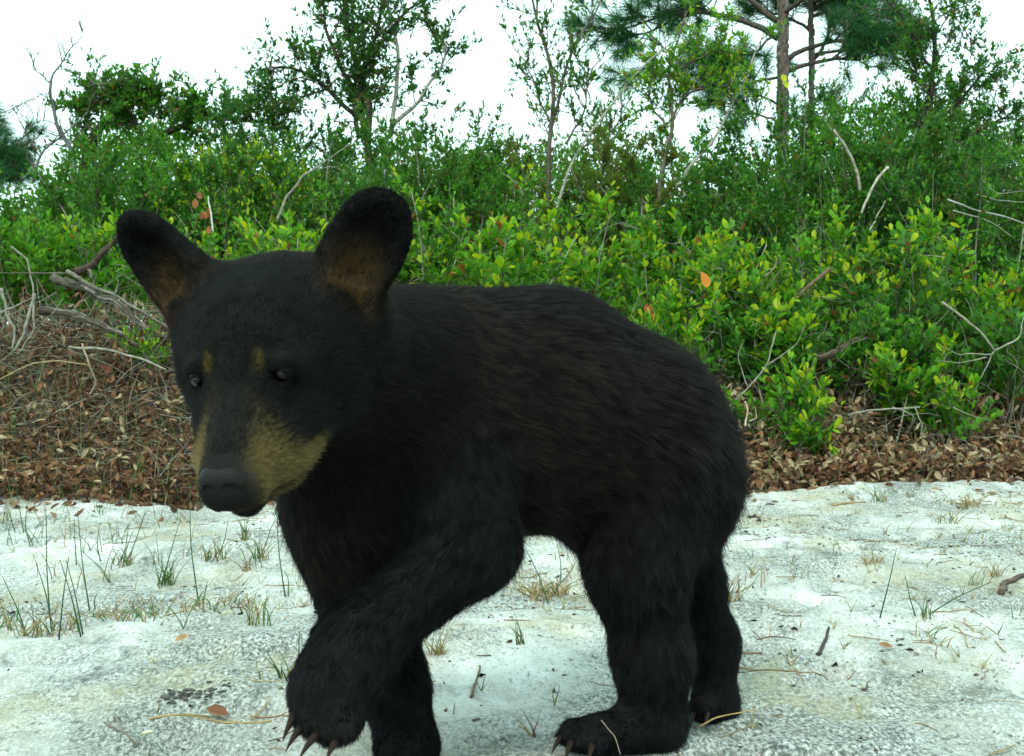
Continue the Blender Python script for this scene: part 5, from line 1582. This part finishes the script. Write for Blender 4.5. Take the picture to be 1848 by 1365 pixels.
stick("sand_stick", "fine pale rootlet trailing over the near hind paw", "root", [(1085, 1300, 0), (1110, 1330, -.02), (1120, 1362, -.03)], 1.40, .0007, .0005, (.20, .16, .12), 444)
stick("sand_stick", "wiry straw root arching before the far hind paw", "root", [(1262, 1312, 0), (1290, 1296, 0), (1335, 1286, .02), (1368, 1280, .06)], 1.53, .0011, .0006, (.36, .24, .10), 445)
def charred(label, a, c, seed):
    rng = np.random.default_rng(seed); A = on_ground(*a); Cc = on_ground(*c); b = Buf()
    o = empty("charred_wood", A); tag(o, label, "wood")
    for k in range(80):
        t = rng.random(); p = A * (1 - t) + Cc * t + [0, rng.normal() * .020, 0]
        p[2] = gz(p[0], p[1]) + .001; s = rng.uniform(.0010, .0032) * (1.2 - .6 * t)
        d = (Cc - A) / np.linalg.norm(Cc - A)
        q = np.array([[-1, -1, 0], [1, -1, 0], [1, 1, 0], [-1, 1, 0], [-.7, -.6, 1], [.8, -.7, .8], [.6, .7, 1.1], [-.6, .6, .8]]) * [s * 1.9, s * .8, s * .9] + rng.normal(size=(8, 3)) * s * .25
        b.add(q + p, None, [[4, 5, 6, 7], [0, 1, 5, 4], [1, 2, 6, 5], [2, 3, 7, 6], [3, 0, 4, 7]], lerp((.018, .019, .018), (.10, .10, .09), rng.random()))
    w = b.build("char_crumbs", M_BARK, o, smooth=False); w.location = -Vector(A); w["kind"] = "stuff"
charred("crumbling piece of charred wood on the sand at lower left", (292, 1262), (412, 1246), 446)

# ---- single fallen leaves on the sand
def fallen(label, px, py, size, col, seed, tilt=.5):
    rng = np.random.default_rng(seed); g = on_ground(px, py)
    b = Buf(); a = rng.uniform(0, 6.28)
    add_leaves(b, LEAF_DRY, np.array([[0, 0, .004]]), np.array([[np.cos(a), np.sin(a) * .4, .12]]), size, np.array([col]), tilt, 1.15, rng=rng)
    me = b.mesh("fallen_leaf", smooth=True); me.materials.append(M_DRY)
    o = link("fallen_leaf", me); o.location = g; tag(o, label, "leaf", "single dead leaves on the sand")
for i, (lab, px, py, s, c) in enumerate([
    ("orange brown leaf lying under the cub's chin", 476, 914, .050, (.36, .15, .05)),
    ("reddish leaf at the foot of the bank left of the muzzle", 336, 905, .055, (.30, .10, .04)),
    ("tan leaf on the left sand below the grassy hump", 314, 1165, .026, (.38, .22, .10)),
    ("maroon leaf among straw stalks near the raised paw", 415, 1300, .034, (.20, .09, .05)),
    ("curled pale leaf beside the grassy hump", 395, 1120, .030, (.55, .52, .42)),
    ("small brown leaf on the crest near the bank at left", 60, 905, .06, (.30, .16, .07)),
    ("brown leaf lying between two rushes by the left bank", 100, 940, .045, (.22, .13, .07)),
    ("narrow leaf at the base of the right bank", 1470, 884, .050, (.34, .22, .12)),
    ("pale round leaf near the right hand crest", 1570, 868, .055, (.50, .38, .22)),
    ("dark leaf on the sand by the far hind leg", 1342, 1178, .022, (.22, .12, .07)),
    ("small rusty leaf on the right sand by the green tuft", 1612, 1172, .028, (.26, .12, .06)),
    ("pale chip of leaf at the lower left corner", 250, 1335, .020, (.60, .58, .40)),
]): fallen(lab, px, py, s, c, 500 + i)

# the single orange leaf, the yellow leaf before the trunk, and the dry red leaves between the ears
def hung_leaf(label, px, py, Y, size, col, seed, n=1, spread=.02):
    rng = np.random.default_rng(seed); p = at(px, py, Y)
    if n > 1:
        o = empty("leaf_cluster", p); tag(o, label, "leaves")
        for k in range(n):
            b = Buf(); add_leaves(b, LEAF_OVAL, rng.normal(size=(1, 3)) * [spread * .5, spread * .5, spread], np.array([[.3, -.2, -.9]]) + rng.normal(size=(1, 3)) * .4, size * rng.uniform(.7, 1.1), np.array([col]) * rng.uniform(.6, 1.2), .4, 1.5, up=np.array([[0, -1.0, .3]]), rng=rng)
            me = b.mesh("leaf"); me.materials.append(M_LEAF); link("leaf", me, o)
        return
    b = Buf(); add_leaves(b, LEAF_OVAL, rng.normal(size=(n, 3)) * [spread * .5, spread * .5, spread], np.tile([[.3, -.2, -.9]], (n, 1)) + rng.normal(size=(n, 3)) * .3, size, np.tile(col, (n, 1)), .4, 1.5, up=np.tile([[0, -1.0, .3]], (n, 1)), rng=rng)
    me = b.mesh("coloured_leaf"); me.materials.append(M_LEAF); o = link("coloured_leaf", me); o.location = p; tag(o, label, "leaf")
hung_leaf("single bright orange leaf hanging above the cub's rump", 1262, 495, 5.25, .075, (.62, .22, .03), 601)
hung_leaf("lone yellow leaf shining in front of the pine trunk", 1410, 135, 6.7, .055, (.62, .60, .03), 602, 2)
hung_leaf("string of dry orange leaves beside a white stick between the cub's ears", 372, 375, 6.0, .045, (.34, .13, .05), 603, 7, .05)
hung_leaf("deep red curled leaf on the left leaf bank", 188, 660, 4.8, .040, (.16, .05, .03), 604, 2, .01)
stick("dead_stick", "white stick standing by the dry orange leaves between the cub's ears", "stick", [(385, 420), (380, 385), (376, 355)], 6.0, .005, .003, (.5, .5, .44), 450)
hung_leaf("cluster of red leaves over the middle of the cub's back", 1165, 555, 5.25, .045, (.34, .08, .03), 605, 5, .03)
